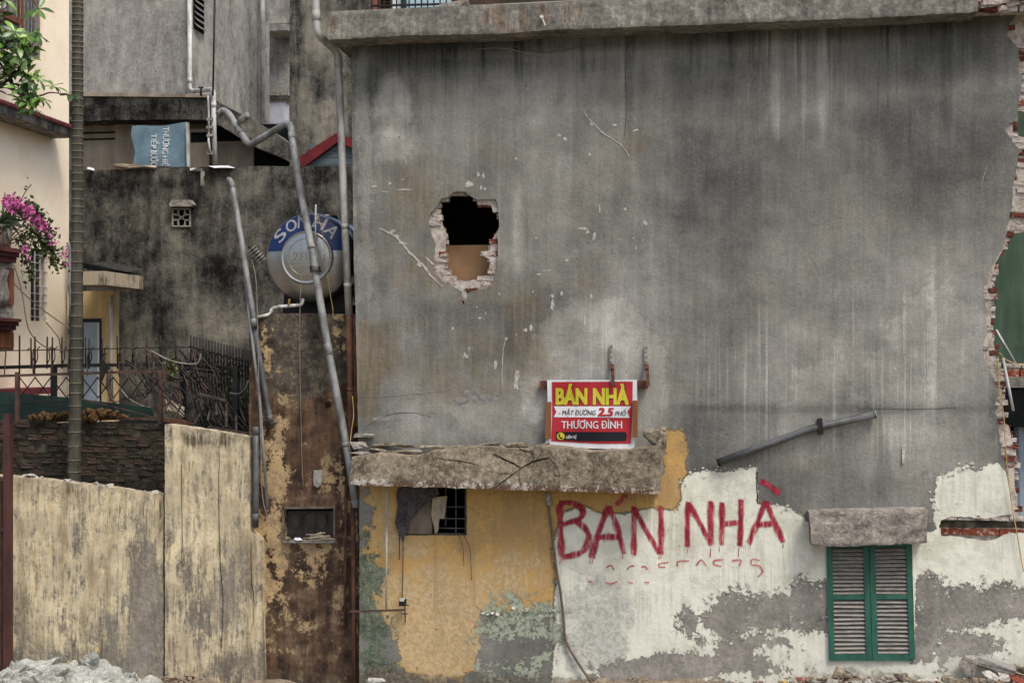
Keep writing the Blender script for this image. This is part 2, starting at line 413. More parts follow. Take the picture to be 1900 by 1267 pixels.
def m_streak(g):
    stF = g.noise(1, 8, .74, (18, 18, 2.4), 2, b=1.2); stM = g.noise(1, 7, .66, (5, 5, .7), 6, b=1.3); n = g.noise(2.2, 8, .68, b=1.3); n4 = g.noise(7, 9, .74, (1, 1, .55), 3, b=1.4); n5 = g.noise(20, 7, .76, b=1.4); n6 = g.noise(50, 5, .78, b=1.4)
    ye, bl, gy = g.attr('yel'), g.attr('blk'), g.attr('gry')
    cem = g.ramp(n*.4+n5*.35+stF*.25, [(.3, (82, 77, 69)), (.46, (114, 107, 96)), (.58, (138, 130, 116)), (.72, (164, 154, 138))])
    yel = g.mix(g.ss(n+(n5-.5)*.5, .38, .64), (212, 198, 164), (186, 172, 142))
    yel = g.mix(g.ss(stM+(n5-.5)*.3, .48, .66)*.6, yel, (166, 146, 112))
    yel = g.mix(g.ss(stM+(n-.5)*.5, .42, .3)*.5, yel, (204, 172, 108))
    k = g.ss(n4*.3+stF*.32+stM*.2+n5*.18+(ye-gy)*.16, .42, .55)
    c = g.mix(k, cem, yel)
    c = g.mix(g.ss(gy+(n-.5)*1.2+(stM-.5)*1.0, .4, 1.05)*.6, c, g.ramp(n5*.6+n4*.4, [(.35, (116, 110, 100)), (.6, (166, 160, 149))]))
    c = g.mix(g.ss(stM+(stF-.5)*.6+(n-.5)*.4, .58, .78)*.5, c, (92, 84, 70))
    c = g.mix(g.ss(g.noise(1, 5, .65, (15, 15, 1.1), 13, b=1.3)+(n5-.5)*.3, .6, .72)*.45, c, (80, 73, 62))
    c = g.mix(g.ss(bl+(stF-.5)*2.6+(stM-.5)*1.8, .62, 1.2)*.85, c, g.mix(g.ss(n5, .4, .6), (42, 39, 34), (80, 74, 60)))
    spot = g.ss(n4*.6+n5*.4, .66, .69)
    c = g.mix(spot*.65, c, (84, 78, 67))
    c = g.mix(g.ss(n6*.5+n5*.5, .64, .74)*.4, c, (76, 70, 60))
    return dict(c=c, r=.93, s=.12, h=k*.4+n4*.4+n5*.5-spot*.4, hs=.65, hd=.01)
M_streak = material('streaked yellow limewash', m_streak)

def m_brown(g):
    st = g.noise(1, 7, .72, (8, 8, .8), 2, b=1.3); n = g.noise(3.2, 9, .72, b=1.4); n2 = g.noise(7, 9, .76, off=5, b=1.5); n5 = g.noise(34, 6, .78, b=1.5)
    c = g.ramp(n*.4+st*.3+n2*.3, [(.34, (28, 24, 21)), (.43, (58, 46, 38)), (.52, (88, 69, 54)), (.6, (120, 100, 79)), (.74, (142, 128, 110))])
    c = g.mix(g.ss(g.attr('red')+(st-.5)*1.8+(n-.5), .4, 1.0)*.4, c, (92, 66, 48))
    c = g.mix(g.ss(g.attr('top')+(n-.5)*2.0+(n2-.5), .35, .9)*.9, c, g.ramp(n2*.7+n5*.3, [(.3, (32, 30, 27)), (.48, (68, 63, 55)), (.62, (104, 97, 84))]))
    k = g.ss(n2*.5+n*.15+st*.15+n5*.2+g.attr('flk')*.2, .585, .605)
    c = g.mix(k, c, g.mix(g.ss(n5+(n-.5)*1.2, .4, .62), (178, 152, 112), (144, 124, 96)))
    k2 = g.ss(n5*.45+n2*.55+(st-.5)*.3, .68, .71)
    c = g.mix(k2*.55, c, (160, 142, 116))
    return dict(c=c, r=.9, s=.18, h=k*.7+n2*.5+k2*.3, hs=.8, hd=.012)
M_brown = material('peeling brown stained plaster', m_brown)

def m_dark(g):
    st = g.noise(1, 7, .72, (6, 6, .9), 4, b=1.2); n = g.noise(1.0, 8, .7, off=2, b=1.1); n2 = g.noise(4.2, 10, .78, off=5, b=1.1); n5 = g.noise(22, 6, .78, b=1.3)
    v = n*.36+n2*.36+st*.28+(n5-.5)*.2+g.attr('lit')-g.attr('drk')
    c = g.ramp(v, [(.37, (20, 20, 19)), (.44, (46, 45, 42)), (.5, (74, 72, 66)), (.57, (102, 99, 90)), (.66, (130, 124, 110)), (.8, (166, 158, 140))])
    return dict(c=c, r=.95, s=.1, h=n2+n5*.4, hs=.8, hd=.014)
M_dark = material('black moss stained wall', m_dark)
def m_far(g):
    st = g.noise(1, 7, .7, (5, 5, 1.2), 4, b=1.3); n = g.noise(1.0, 8, .7, off=2, b=1.3); n2 = g.noise(5, 9, .77, off=5, b=1.4); n5 = g.noise(20, 6, .77, b=1.5)
    v = n*.35+n2*.35+st*.3+(n5-.5)*.25
    c = g.ramp(v, [(.34, (92, 90, 85)), (.46, (132, 129, 122)), (.58, (160, 157, 148)), (.74, (184, 179, 166))])
    rid = g.ss((g.noise(5, 4, .6, off=1, dist=2.0)-.5).abs(), .02, .004)*g.ss(g.attr('squ'), .3, .8)
    c = g.mix(rid*.75*g.ss(n2, .4, .55), c, (74, 72, 68))
    return dict(c=c, r=.95, s=.1, h=n2, hs=.6, hd=.012)
M_far = material('grey cement render', m_far)
def m_cream(g):
    n = g.noise(1.6, 7, .66); n2 = g.noise(26, 5, .7); st = g.noise(1, 5, .6, (6, 6, .4)); z = g.attr('dirt')
    c = g.mix(g.ss(n+(n2-.5)*.5, .35, .7), (250, 234, 206), (240, 220, 190))
    c = g.mix(g.ss(z+(n-.5)*1.4+(st-.5), .5, 1.0)*.7, c, (150, 128, 98))
    return dict(c=c, r=.9, s=.15, h=n2+n*.4, hs=.35, hd=.006)
M_cream = material('cream painted render', m_cream)

M_pvc = simple('grey plastic pipe', (140, 141, 139), (94, 93, 89), .55, 0, 7, .35, (1, 1, .5), bump=.25)
M_pvcdk = simple('dirty dark pipe', (92, 94, 95), (62, 62, 60), .55, 0, 5, .35, bump=.15)
M_pvcw = simple('white plastic pipe', (196, 197, 193), (140, 137, 128), .55, 0, 6, .35, (1, 1, .4), bump=.2)
M_pvcd = simple('weathered pale pipe', (168, 167, 160), (112, 108, 99), .6, 0, 7, .3, (1, 1, .4), bump=.25)
M_rustpipe = simple('rust brown pipe', (98, 66, 48), (60, 42, 34), .8, 0, 7, .25, bump=.4)
M_rust = simple('rusty steel', (104, 66, 48), (58, 42, 36), .8, .2, 14, .3, bump=.5)
M_iron = simple('black iron', (44, 40, 38), (28, 25, 24), .65, .2, 10, .3, bump=.4)
M_ironbr = simple('brown iron', (92, 68, 58), (60, 46, 42), .7, .1, 9, .3, bump=.4)
M_steelgal = simple('galvanised steel', (168, 164, 156), (120, 108, 98), .5, .3, 16, .4, bump=.4)
M_void = simple('dark interior plaster', (26, 28, 28), (18, 20, 20), .95, 0, 3, .05)  # near-black colour carries the darkness of unlit rooms and voids
M_tan = simple('tan interior wall', (158, 126, 94), (140, 110, 80), .9, 0, 3, .1)
M_green_in = material('green interior wall', lambda g: dict(c=g.ramp(g.noise(1.2, 8, .7, b=1.3)*.5+g.noise(1, 6, .65, (6, 6, .5), 3, b=1.3)*.5, [(.3, (48, 62, 52)), (.48, (68, 86, 71)), (.62, (78, 97, 80)), (.78, (98, 112, 96))]), r=.85, s=.15))
M_wood = simple('reddish wood', (132, 84, 60), (98, 60, 44), .7, 0, 6, .3, (1, 1, .2))
M_plankbr = simple('weathered brown batten', (150, 98, 62), (112, 70, 46), .8, 0, 8, .2, (1, 1, .15))
M_shut = simple('green shutter paint', (50, 98, 82), (36, 76, 64), .6, 0, 11, .3, (1, 1, .3), bump=.5)
def m_slat(g):
    n = g.noise(9, 6, .7, (1, 1, 6)); r = g.rnd()
    c = g.mix(g.ss(n, .35, .65), (120, 116, 108), (158, 152, 142)); c = g.scale(c, .84+r*.26)
    c = g.mix(g.ss(n+(r-.5)*.3, .63, .7)*.5, c, (96, 112, 98))
    return dict(c=c, r=.85, s=.2, h=n, hs=.4, hd=.004)
M_slat = material('bleached shutter slat', m_slat)
M_chip = simple('fresh plaster chip', (192, 188, 178), (140, 134, 125), .95, 0, 30, .1, bump=.6)
M_scar = simple('old plaster scar', (146, 142, 135), (112, 108, 101), .95, 0, 16, .1, bump=.8, bd=.012)
M_line = simple('dusty hairline', (92, 89, 84), (72, 70, 66), .95, 0, 20, .05)
M_crack = simple('dark crack', (40, 34, 28), (26, 22, 19), .95, 0, 20, .05)
def m_graf(g):
    n = g.noise(30, 6, .75, (1, 1, .6)); n2 = g.noise(14, 6, .7, (2.2, 1, .35), 3); n6 = g.noise(110, 3, .6)
    c = g.mix(g.ss(n2+(n-.5)*.6, .35, .62), (118, 20, 36), (182, 60, 78))
    a = g.ss(g.attr('edge')+(n-.5)*.5+(n6-.5)*.7, .12, .95)*(.96-g.ss(n2+(n-.5)*.4, .5, .64)*.55)
    return dict(c=c, r=.8, s=.2, a=a)
M_graf = material('red spray paint', m_graf)
def m_graf2(g):
    n = g.noise(34, 5, .7); a = g.ss(g.attr('edge')+(n-.5)*.9, .25, .9)*.7
    return dict(c=(176, 48, 66), r=.8, s=.2, a=a)
M_graf_thin = material('thin red spray paint', m_graf2)

# ------------------------------------------------------------------ ground
def grid_mesh(name, x0, x1, y0, y1, nx, ny, zf, mat, parent=None, **tags):
    vs = [(x0+(x1-x0)*i/nx, y0+(y1-y0)*j/ny, zf(x0+(x1-x0)*i/nx, y0+(y1-y0)*j/ny)) for j in range(ny+1) for i in range(nx+1)]
    fs = [(j*(nx+1)+i, j*(nx+1)+i+1, (j+1)*(nx+1)+i+1, (j+1)*(nx+1)+i) for j in range(ny) for i in range(nx)]
    return MB().add(vs, fs, True).build(name, mat, parent, **tags)
M_ground = simple('dusty ground', (142, 130, 112), (96, 88, 76), .95, 0, 2.5, .1, bump=1, bd=.03)
MB().add([(-400, -400, 0), (400, -400, 0), (400, 400, 0), (-400, 400, 0)], [(0, 1, 2, 3)]).build('ground', M_ground, kind='structure')

# ------------------------------------------------------------------ the grey house
house = thing('derelict_house', 'large grey rendered house wall with knocked hole, torn brick edge and green shutters', 'house', (0, .1, 0))
PLR = [(1889,25),(1872,46),(1868,66),(1889,90),(1892,116),(1889,126),(1896,142),(1894,169),(1889,199),(1889,225),(1872,229),(1863,240),(1879,265),(1897,280),
       (1889,288),(1887,305),(1879,351),(1879,384),(1872,404),(1868,427),(1865,448),(1854,472),(1841,489),(1834,507),(1826,529),(1826,548),(1831,572),(1830,599),
       (1833,615),(1826,631),(1823,647),(1826,666),(1831,679),(1842,700),(1848,717),(1853,735),(1845,744),(1848,766),(1853,794),(1856,823),(1858,842),(1866,858),
       (1867,880),(1872,908),(1880,952)]
NOTCH = [(1850,958),(1825,962),(1800,959),(1765,957),(1746,966),(1743,976),(1747,995),(1765,994),(1800,999),(1830,1004),(1850,1000),(1862,992),(1880,988),(1975,992)]
BRR = [(1975,-20),(1975,198),(1890,204),(1887,250),(1975,262),(1975,425),(1880,432),(1877,455),(1868,465),(1860,480),(1855,490),(1849,520),(1850,540),(1847,560),
       (1848,580),(1846,600),(1848,615),(1851,630),(1855,650),(1857,664),(1863,684),(1868,735),(1868,780),(1880,790),(1885,810),(1889,830),(1892,850),(1890,880),(1892,905),(1897,940),(1900,960),(1975,964),(1975,1300)]
HOLE_IN = [(830,369),(843.6,358.6),(857,358.6),(868.6,363),(885,376),(885,382),(908.4,383.7),(911,394),(920,394),(925,407),(925,420.5),(916,435),(911,442.6),(907,451.5),(907,463),
           (891,465),(891,473.6),(904,478),(905.5,487),(904,513),(886,516),(860,518),(845,516),(836,507.5),(824,498.6),(827,487),(827,437),(821.5,419),(817,404),(812.6,386.6),(817,376)]
HOLE_PL = [(842,355.7),(863,355.7),(874.5,366),(886,370),(919,370),(924,381),(925.5,400),(926.5,422),(922,434),(924.6,448.5),(924,469),(922,499),(917,522),(904,534),(883,538),(868.6,543),
           (864,557.6),(860,568),(855,557.6),(857,540),(839,531),(818.5,519),(807,504.5),(805,487),(807,451.5),(798,428),(795,407),(798,395.5),(810,384),(818.5,369),(830,366)]
WIN = [(740,890),(866,890),(866,993),(740,993)]
left = [(667,1310),(667,900),(664,780),(660,600),(655,400),(652,60)]
def build_wall():
    torn = rough2(xz(PLR+NOTCH), .02, .009, 1, 14)
    # rough2 closes the loop; drop the closing run between last and first vertex
    a = xz([PLR[0]])[0]; last = xz([NOTCH[-1]])[0]
    tr = []
    pts = xz(PLR+NOTCH)
    for i in range(len(pts)-1):
        seg = rough2([pts[i], pts[i+1], pts[i]], .02, .009, 1, 14)
        k = max(1, int((Vector(pts[i+1])-Vector(pts[i])).length/.02)); tr += seg[:k]
    tr.append(last)
    lf = xz(left[:-1]); top = xz([(652, 20), (1300, -10), (1889, -25)])
    lfr = []
    ls = xz([(667, 1310), (667, 900), (664, 780), (660, 600), (655, 400), (652, 78)])
    for i in range(len(ls)-1):
        k = max(1, int((Vector(ls[i+1])-Vector(ls[i])).length/.04)); lfr += rough2([ls[i], ls[i+1], ls[i]], .04, .006, 5, 8)[:k]
    outline = lfr + top + tr + xz([(1975, 1310)])
    hole = rough2(xz(HOLE_PL), .015, .006, 2, 16)
    win = rough2(xz(WIN), .05, .004, 3, 8)
    shut = xz([(1537, 1000), (1692, 1000), (1697, 1222), (1541, 1222)])
    yel = union([[(668,880),(1232,880),(1232,797),(1273,797),(1276,880),(1262,902),(1264,925),(1250,946),(1208,942),(1158,952),(1114,953),(1082,937),(1047,949),(1035,975),(1022,1022),(1025,1040),
                  (1031,1057),(1031,1082),(1027,1114),(1025,1135),(900,1140),(880,1165),(900,1190),(880,1225),(865,1262),(745,1262),(735,1230),(725,1160),(668,1140)]])
    mint = union([[(1262,902),(1270,884),(1290,876),(1340,873),(1405,866),(1405,936),(1440,937),(1470,945),(1490,956),(1505,975),(1735,985),(1733,965),(1735,885),(1780,867),(1815,875),(1830,860),(1852,862),(1875,885),
                   (1990,890),(1990,1320),(1020,1320),(1028,1200),(1027,1114),(1031,1082),(1031,1057),(1025,1040),(1022,1022),(1035,975),(1047,949),(1082,937),(1114,953),(1158,952),(1208,942),(1250,946),(1264,925)]])
    q = lambda a, b: (1240+a/2.879, 880+b/2.879)
    exp = union([[q(*p) for p in [(870,580),(800,575),(770,610),(740,570),(700,555),(670,600),(640,630),(600,625),(560,650),(500,630),(440,640),(390,640),(375,605),(335,600),(320,645),(270,650),(230,690),(235,720),(190,740),(180,800),
                  (215,830),(260,870),(310,900),(400,865),(430,840),(480,825),(560,820),(640,830),(700,830),(870,845)]],
                 [q(*p) for p in [(35,740),(90,710),(150,730),(180,760),(140,830),(120,860),(60,820)]],
                 [q(*p) for p in [(1290,550),(1390,520),(1450,540),(1470,600),(1540,600),(1570,565),(1600,570),(1660,605),(1690,575),(1740,580),(1770,560),(1830,590),(1860,630),(1960,610),(1960,800),(1830,780),(1700,800),(1600,820),(1500,845),
                  (1470,890),(1400,1000),(1290,1000),(1290,850)]]])
    grn = union([[(660,1000),(690,985),(705,1030),(712,1090),(700,1130),(722,1190),(735,1235),(745,1310),(660,1310)]])
    pal = union([[(900,1135),(955,1130),(1025,1128),(1035,1190),(1010,1190),(960,1200),(905,1180)], [(930,1225),(1010,1215),(1010,1262),(900,1267)]])
    mot = blobs([(1300,1190,120,60,.36),(1450,1215,120,40,.4),(1290,1260,220,45,.46),(1800,1230,130,60,.36),(1170,1240,140,40,.4),(1330,1120,60,40,.25),(1800,1190,90,30,.35),(1450,1160,80,40,.2)])
    ymt = blobs([(950,1230,80,50,.8),(960,1170,60,30,.45),(785,1205,45,40,.33),(690,1000,30,80,.35),(1015,1130,30,30,.4),(880,1130,20,20,.3)])
    fad = blobs([(800,1150,140,130,.9),(960,1060,80,60,.45),(700,960,40,70,.75),(1255,880,10,60,.35),(760,1010,60,25,.5)])
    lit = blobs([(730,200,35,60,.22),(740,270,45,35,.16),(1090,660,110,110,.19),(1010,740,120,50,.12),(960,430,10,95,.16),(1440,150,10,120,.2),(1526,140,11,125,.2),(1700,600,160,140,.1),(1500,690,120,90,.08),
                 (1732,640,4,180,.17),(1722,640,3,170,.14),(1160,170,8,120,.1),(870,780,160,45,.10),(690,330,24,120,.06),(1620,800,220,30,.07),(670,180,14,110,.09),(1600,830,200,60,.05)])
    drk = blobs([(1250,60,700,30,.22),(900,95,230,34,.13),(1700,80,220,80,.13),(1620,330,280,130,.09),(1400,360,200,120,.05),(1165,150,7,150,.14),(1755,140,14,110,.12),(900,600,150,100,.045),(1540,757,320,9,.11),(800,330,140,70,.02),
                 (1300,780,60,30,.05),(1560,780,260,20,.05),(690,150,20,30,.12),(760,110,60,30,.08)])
    brn = blobs([(780,440,110,120,.4),(900,700,180,90,.3),(1000,480,160,140,.3),(680,690,30,110,.8),(715,640,25,60,.35),(850,640,200,160,.22),(780,320,110,70,.22),(980,270,140,60,.22),(1200,300,90,60,.25),(1180,240,30,60,.3)])
    gst = blobs([(1110,1140,80,90,.75),(1340,900,60,30,.35),(1090,1215,80,50,.7),(1850,950,60,50,.15)])
    lpt = union([[(1000,600),(1030,575),(1070,560),(1150,560),(1190,580),(1230,640),(1240,760),(1200,800),(990,800),(960,720)], [(1690,545),(1760,525),(1800,560),(1850,600),(1850,880),(1660,880),(1600,700)], [(700,140),(755,150),(770,240),(760,290),(700,300)], [(1480,690),(1560,660),(1600,760),(1500,860),(1440,800)], [(660,80),(690,80),(695,560),(662,560)]])
    dpt = union([[(1625,190),(1700,180),(1870,170),(1860,330),(1780,345),(1640,335)], [(1240,120),(1420,110),(1430,260),(1240,330)], [(1175,250),(1280,270),(1300,420),(1200,400)], [(760,110),(900,100),(1000,110),(1150,100),(1150,130),(900,150),(770,150)], [(760,560),(960,560),(960,660),(800,700)], [(1240,745),(1850,745),(1850,768),(1240,768)]])
    drp = blobs([(1560,700,330,170,.9),(1090,690,110,110,.6),(960,430,60,120,.5),(1470,160,110,120,.7),(880,300,160,60,.3),(800,620,100,100,.25)])
    ddr = blobs([(1250,80,640,60,1.0),(860,125,200,60,.6),(1700,150,160,120,.5),(1560,860,200,60,.3)])
    dirt = blobs([(1200,1280,700,26,.8),(1600,1262,160,30,.6),(720,1262,70,30,.7)])
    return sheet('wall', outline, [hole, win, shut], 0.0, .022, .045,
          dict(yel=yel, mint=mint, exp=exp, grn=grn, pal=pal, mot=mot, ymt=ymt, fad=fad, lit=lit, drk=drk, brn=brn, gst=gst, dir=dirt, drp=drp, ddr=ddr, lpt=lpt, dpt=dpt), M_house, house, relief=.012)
wall = build_wall()
# brick core behind the render
def xat(poly, py):
    xs = []
    for (a, b), (c, d) in zip(poly, poly[1:]):
        if (b <= py < d) or (d <= py < b): xs.append(a+(c-a)*(py-b)/(d-b))
    return xs
core_r = [(max(a-7, 1700) if a < 1970 else 1960, b) for a, b in BRR]
hc = P(866, 440); hin = [Vector(p) for p in xz(HOLE_IN)]
hcore = [((p.x-hc.x)*1.05+hc.x, (p.y-hc.z)*1.04+hc.z) for p in hin]
sheet('brick_core', rough2(xz([(672, 1310), (672, 20)])+xz(core_r), .05, .01, 9, 9), [rough2(hcore, .03, .012, 4, 12), xz([(736,886),(870,886),(870,997),(736,997)]), xz([(1530,995),(1700,995),(1702,1230),(1534,1230)])], .037, .1, .2, {}, M_mortar, house)
# bricks
def brick_mesh(seed, sub=2, chip=.10):
    rr = random.Random(seed); bm = bmesh.new(); bmesh.ops.create_cube(bm, size=1)
    bmesh.ops.subdivide_edges(bm, edges=bm.edges, cuts=1, use_grid_fill=True)
    for v in bm.verts:
        k = sum(abs(abs(c)-.5) < 1e-4 for c in v.co)
        a = chip*(.35 if k < 3 else 1.0)
        v.co += Vector((rr.uniform(-a, a)*.35, rr.uniform(-a, a), rr.uniform(-a, a)*1.1))
    me = bpy.data.meshes.new('brick'); bm.to_mesh(me); bm.free(); return me
BR = [brick_mesh(i) for i in range(8)]
for m in BR: m.materials.append(M_brick)
BRR_RED = [brick_mesh(30+i, chip=.06) for i in range(3)]
for m in BRR_RED: m.materials.append(M_brick_red)
def brick(parent, cx, cy, cz, lx, ly, lz, meshes=BR, rot=0.0, name='brick', tilt=0.0):
    o = bpy.data.objects.new(name, random.choice(meshes)); C.objects.link(o); o.parent = parent
    o.location = Vector((cx, cy, cz))-parent_world(parent); o.scale = (lx, ly, lz); o.rotation_euler = (0, tilt, rot); return o
rb = random.Random(11)
def course(z, x0, x1, from_right):
    """bricks of one course filling x0..x1 starting at the broken end"""
    x = x1 if from_right else x0; first = True
    while (x > x0) if from_right else (x < x1):
        L = rb.choice([.1, .12, .2, .21]) if first else .21
        L = L if first else rb.uniform(.19, .215)
        c = x-L/2 if from_right else x+L/2
        y = rb.uniform(.012, .05) if not first else rb.uniform(.02, .07)
        brick(house, c, y+.052, z, L-.012, .1, rb.uniform(.05, .062), rot=rb.uniform(-.05, .05), tilt=rb.uniform(-.03, .03))
        x += -L if from_right else L; first = False
py = 28
while py < 958:
    z = P(1870, py).z
    xr = [x for x in xat(BRR, py)]; xp = xat(PLR, py)
    if xr and xp:
        xe = P(min(xr), py).x; xs = P(min(xp), py).x
        course(z, xs-.06, min(xe, P(1945, py).x)+rb.uniform(-.03, .03), True)
    py += 11.6
py = 345
while py < 566:
    z = P(866, py).z; pl = sorted(xat(HOLE_PL+HOLE_PL[:1], py)); op = sorted(xat(HOLE_IN+HOLE_IN[:1], py))
    if len(pl) >= 2:
        a, b = P(pl[0], py).x-.05, P(pl[-1], py).x+.05
        if len(op) >= 2:
            course(z, a, P(op[0], py).x+rb.uniform(-.015, .02), True); course(z, P(op[-1], py).x+rb.uniform(-.02, .015), b, False)
        else: course(z, a, b, False)
    py += 11.4
# exposed course at the lower right
x = P(1747, 986).x
while x < P(1965, 986).x:
    L = rb.uniform(.19, .23); brick(house, x+L/2, .062, P(1820, 986.5).z, L-.012, .1, .072, BRR_RED); x += L
x = P(1752, 962).x
while x < P(1890, 962).x:
    L = rb.uniform(.14, .22); brick(house, x+L/2, .05+rb.uniform(0, .02), P(1820, 961).z, L-.015, .1, .05); x += L
sheet('gap_shade', rough2(xz([(1741,967),(1800,965),(1870,968),(1960,968),(1960,980),(1860,979),(1800,980),(1745,979)]), .02, .006, 3, 14), [], .03, .05, .05, {}, M_oldmortar, house)  # dark sheet painted in for the shaded gap above the brick course

# rooms behind the holes
def room(name, x0, x1, y0, y1, z0, z1, mat):
    m = MB(); t = .05
    m.box((x0-t, y1, z0-t), (x1+t, y1+t, z1+t)); m.box((x0-t, y0, z0-t), (x0, y1, z1+t)); m.box((x1, y0, z0-t), (x1+t, y1, z1+t))
    m.box((x0, y0, z0-t), (x1, y1, z0)); m.box((x0, y0, z1), (x1, y1, z1+t)); return m.build(name, mat, house)
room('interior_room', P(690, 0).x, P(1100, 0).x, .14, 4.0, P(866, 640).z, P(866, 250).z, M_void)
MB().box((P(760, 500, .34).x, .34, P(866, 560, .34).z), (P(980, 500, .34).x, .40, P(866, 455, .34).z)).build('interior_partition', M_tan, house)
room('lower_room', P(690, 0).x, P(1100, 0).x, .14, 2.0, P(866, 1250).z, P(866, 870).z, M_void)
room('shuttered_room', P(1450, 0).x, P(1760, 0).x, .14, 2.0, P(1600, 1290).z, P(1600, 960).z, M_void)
MB().box((P(1650, 0, 1.5).x, 1.5, P(1880, 700, 1.5).z), (P(2250, 0, 1.5).x, 1.6, P(1880, 120, 1.5).z)).build('green_inner_wall', M_green_in, house)
x0, x1 = P(1858, 700, .3).x, P(2100, 700, .3).x
fl = MB().box((x0, .3, P(1880, 718, .3).z), (x1, 1.5, P(1880, 702, .3).z)).build('floor_slab', M_slab, house)
MB().box((x0+.03, .32, P(1880, 735, .3).z-.35), (x1, .5, P(1880, 719, .3).z-.002)).build('ceiling_beam', M_void, house)
MB().box((P(1800, 0, .9).x, .9, 0), (x1, 1.0, P(1880, 735, .9).z)).build('unlit_void_panel', M_void, house)  # near-black panel stands in for the unlit void below the floor
for r_, (pa, hgt, ms) in enumerate([(692, .085, BRR_RED), (678.5, .05, BR)]):
    x = x0+.02*r_
    while x < P(1960, 700, .3).x:
        brick(house, x+.1, .36, P(1880, pa, .3).z, .19, .1, hgt, ms); x += .205
M_zinc = simple('pale blue zinc sheet', (150, 164, 176), (124, 138, 150), .45, .3, 3, .4)
xa = P(1882, 800, .6).x; m = MB(); n = 24
vs = []; fs = []
for i in range(n+1):
    xx = xa+i*.03; yy = .6+.018*math.cos(i*math.pi/2)
    vs += [(xx, yy, .0), (xx, yy, P(1890, 792, .6).z)]
    if i: fs.append((2*i-2, 2*i, 2*i+1, 2*i-1))
m.add(vs, fs, True).build('corrugated_panel', M_zinc, house)
MB().tube([P(1848, 612, .2), P(1884, 674, .25)], .014, 6).build('white_batten', M_pvcw, house)
MB().tube([P(1861, 664, -.03), P(1880, 762, -.05)], .016, 6).build('hanging_rod', M_pvcw, house)
M_ywire = simple('yellow wire', (186, 158, 96), (150, 124, 74), .6)
MB().tube(smooth_path([P(1852, 664, -.03), P(1854, 720, -.05), P(1862, 770, -.04), P(1868, 860, -.05), P(1878, 940, -.04), P(1886, 985, -.05), P(1899, 1060, -.04)]), .006, 5).build('hanging_wire', M_ywire, house)
MB().tube(smooth_path([P(1855, 655, -.03), P(1868, 668, .05), P(1890, 676, .1), P(1920, 680, .1)]), .006, 5).build('hanging_wire', M_ywire, house)

# rough blocks (roof slab, canopy, lintel)
def poly_at(pl, x):
    for (a, b), (c, d) in zip(pl, pl[1:]):
        if a <= x <= c: return b+(d-b)*(x-a)/(c-a)
    return pl[0][1] if x < pl[0][0] else pl[-1][1]
def rough_block(name, top, bot, Yf, Yb, nx, nz, amp, edge, seed, mat, parent, attrs=None, freq=5.0, tf=1.0):
    m = MB(); rows = []
    for j in range(nz+1):
        row = []
        for i in range(nx+1):
            t = i/nx; xt = top[0][0]+(top[-1][0]-top[0][0])*t; xb = bot[0][0]+(bot[-1][0]-bot[0][0])*t
            a = P(xb, poly_at(bot, xb), Yf); b = P(xt, poly_at(top, xt), Yf); s = j/nz; p = a.lerp(b, s)
            q = Vector((p.x*freq, p.z*freq, seed)); d = mn.fractal(q, 1.0, 2.0, 5)
            ed = max(0, 1-min(j, nz-j)*1.0/1.5)
            ez = mn.fractal(q*2.2+Vector((3, 3, 3)), 1.0, 2.0, 4)*edge*(ed if j < nz/2 else ed*tf)
            ex = mn.fractal(q*2.2+Vector((7, 1, 3)), 1.0, 2.0, 4)*edge*(1 if i in (0, nx) else 0)
            row.append((p.x+ex, p.y+d*amp+ed*amp*.8, p.z+ez))
        rows.append(row)
    W = nx+1; vs = [p for r in rows for p in r]
    fs = [(j*W+i, j*W+i+1, (j+1)*W+i+1, (j+1)*W+i) for j in range(nz) for i in range(nx)]
    loop = [(0, i) for i in range(nx+1)]+[(j, nx) for j in range(1, nz+1)]+[(nz, i) for i in range(nx-1, -1, -1)]+[(j, 0) for j in range(nz-1, 0, -1)]
    b0 = len(vs); vs += [(rows[j][i][0], Yb, rows[j][i][2]) for j, i in loop]; L = len(loop)
    fs += [(loop[k][0]*W+loop[k][1], b0+k, b0+(k+1) % L, loop[(k+1) % L][0]*W+loop[(k+1) % L][1]) for k in range(L)]
    m.add(vs, fs, False); o = m.build(name, mat, parent)
    for an, fn in (attrs or {}).items():
        arr = np.array(vs); at = o.data.attributes.new(an, 'FLOAT', 'POINT'); at.data.foreach_set('value', np.asarray(fn(arr[:, [0, 2]]), np.float32))
    return o
slab_bot = [(609,74),(700,69),(760,66),(900,63),(940,62),(1000,57),(1100,53),(1180,50),(1300,46),(1660,31),(1815,22)]
slab_top = [(607,22),(700,17.5),(830,12),(1179,0),(1500,-14),(1815,-27)]
rough_block('roof_slab', slab_top, slab_bot, -.38, 3.0, 300, 14, .009, .007, 2.0, M_slab, house, dict(rust=blobs([(960,30,70,30,.8),(1050,20,40,25,.8),(620,50,12,25,.5),(1490,25,20,25,.3)], -.38)), tf=.2)
for k in range(26):
    p = P(rb.uniform(1812, 1950), rb.uniform(-6, 19), -.3); brick(house, p.x, p.y+rb.uniform(-.05, .1), p.z, rb.uniform(.1, .2), .11, .055, rot=rb.uniform(-.5, .5), tilt=rb.uniform(-.2, .2))
MB().box((P(1808, 0, -.2).x, -.2, P(1850, 21, -.2).z), (P(1975, 0, -.2).x, 3, P(1850, -30, -.2).z)).build('slab_core', M_mortar, house)

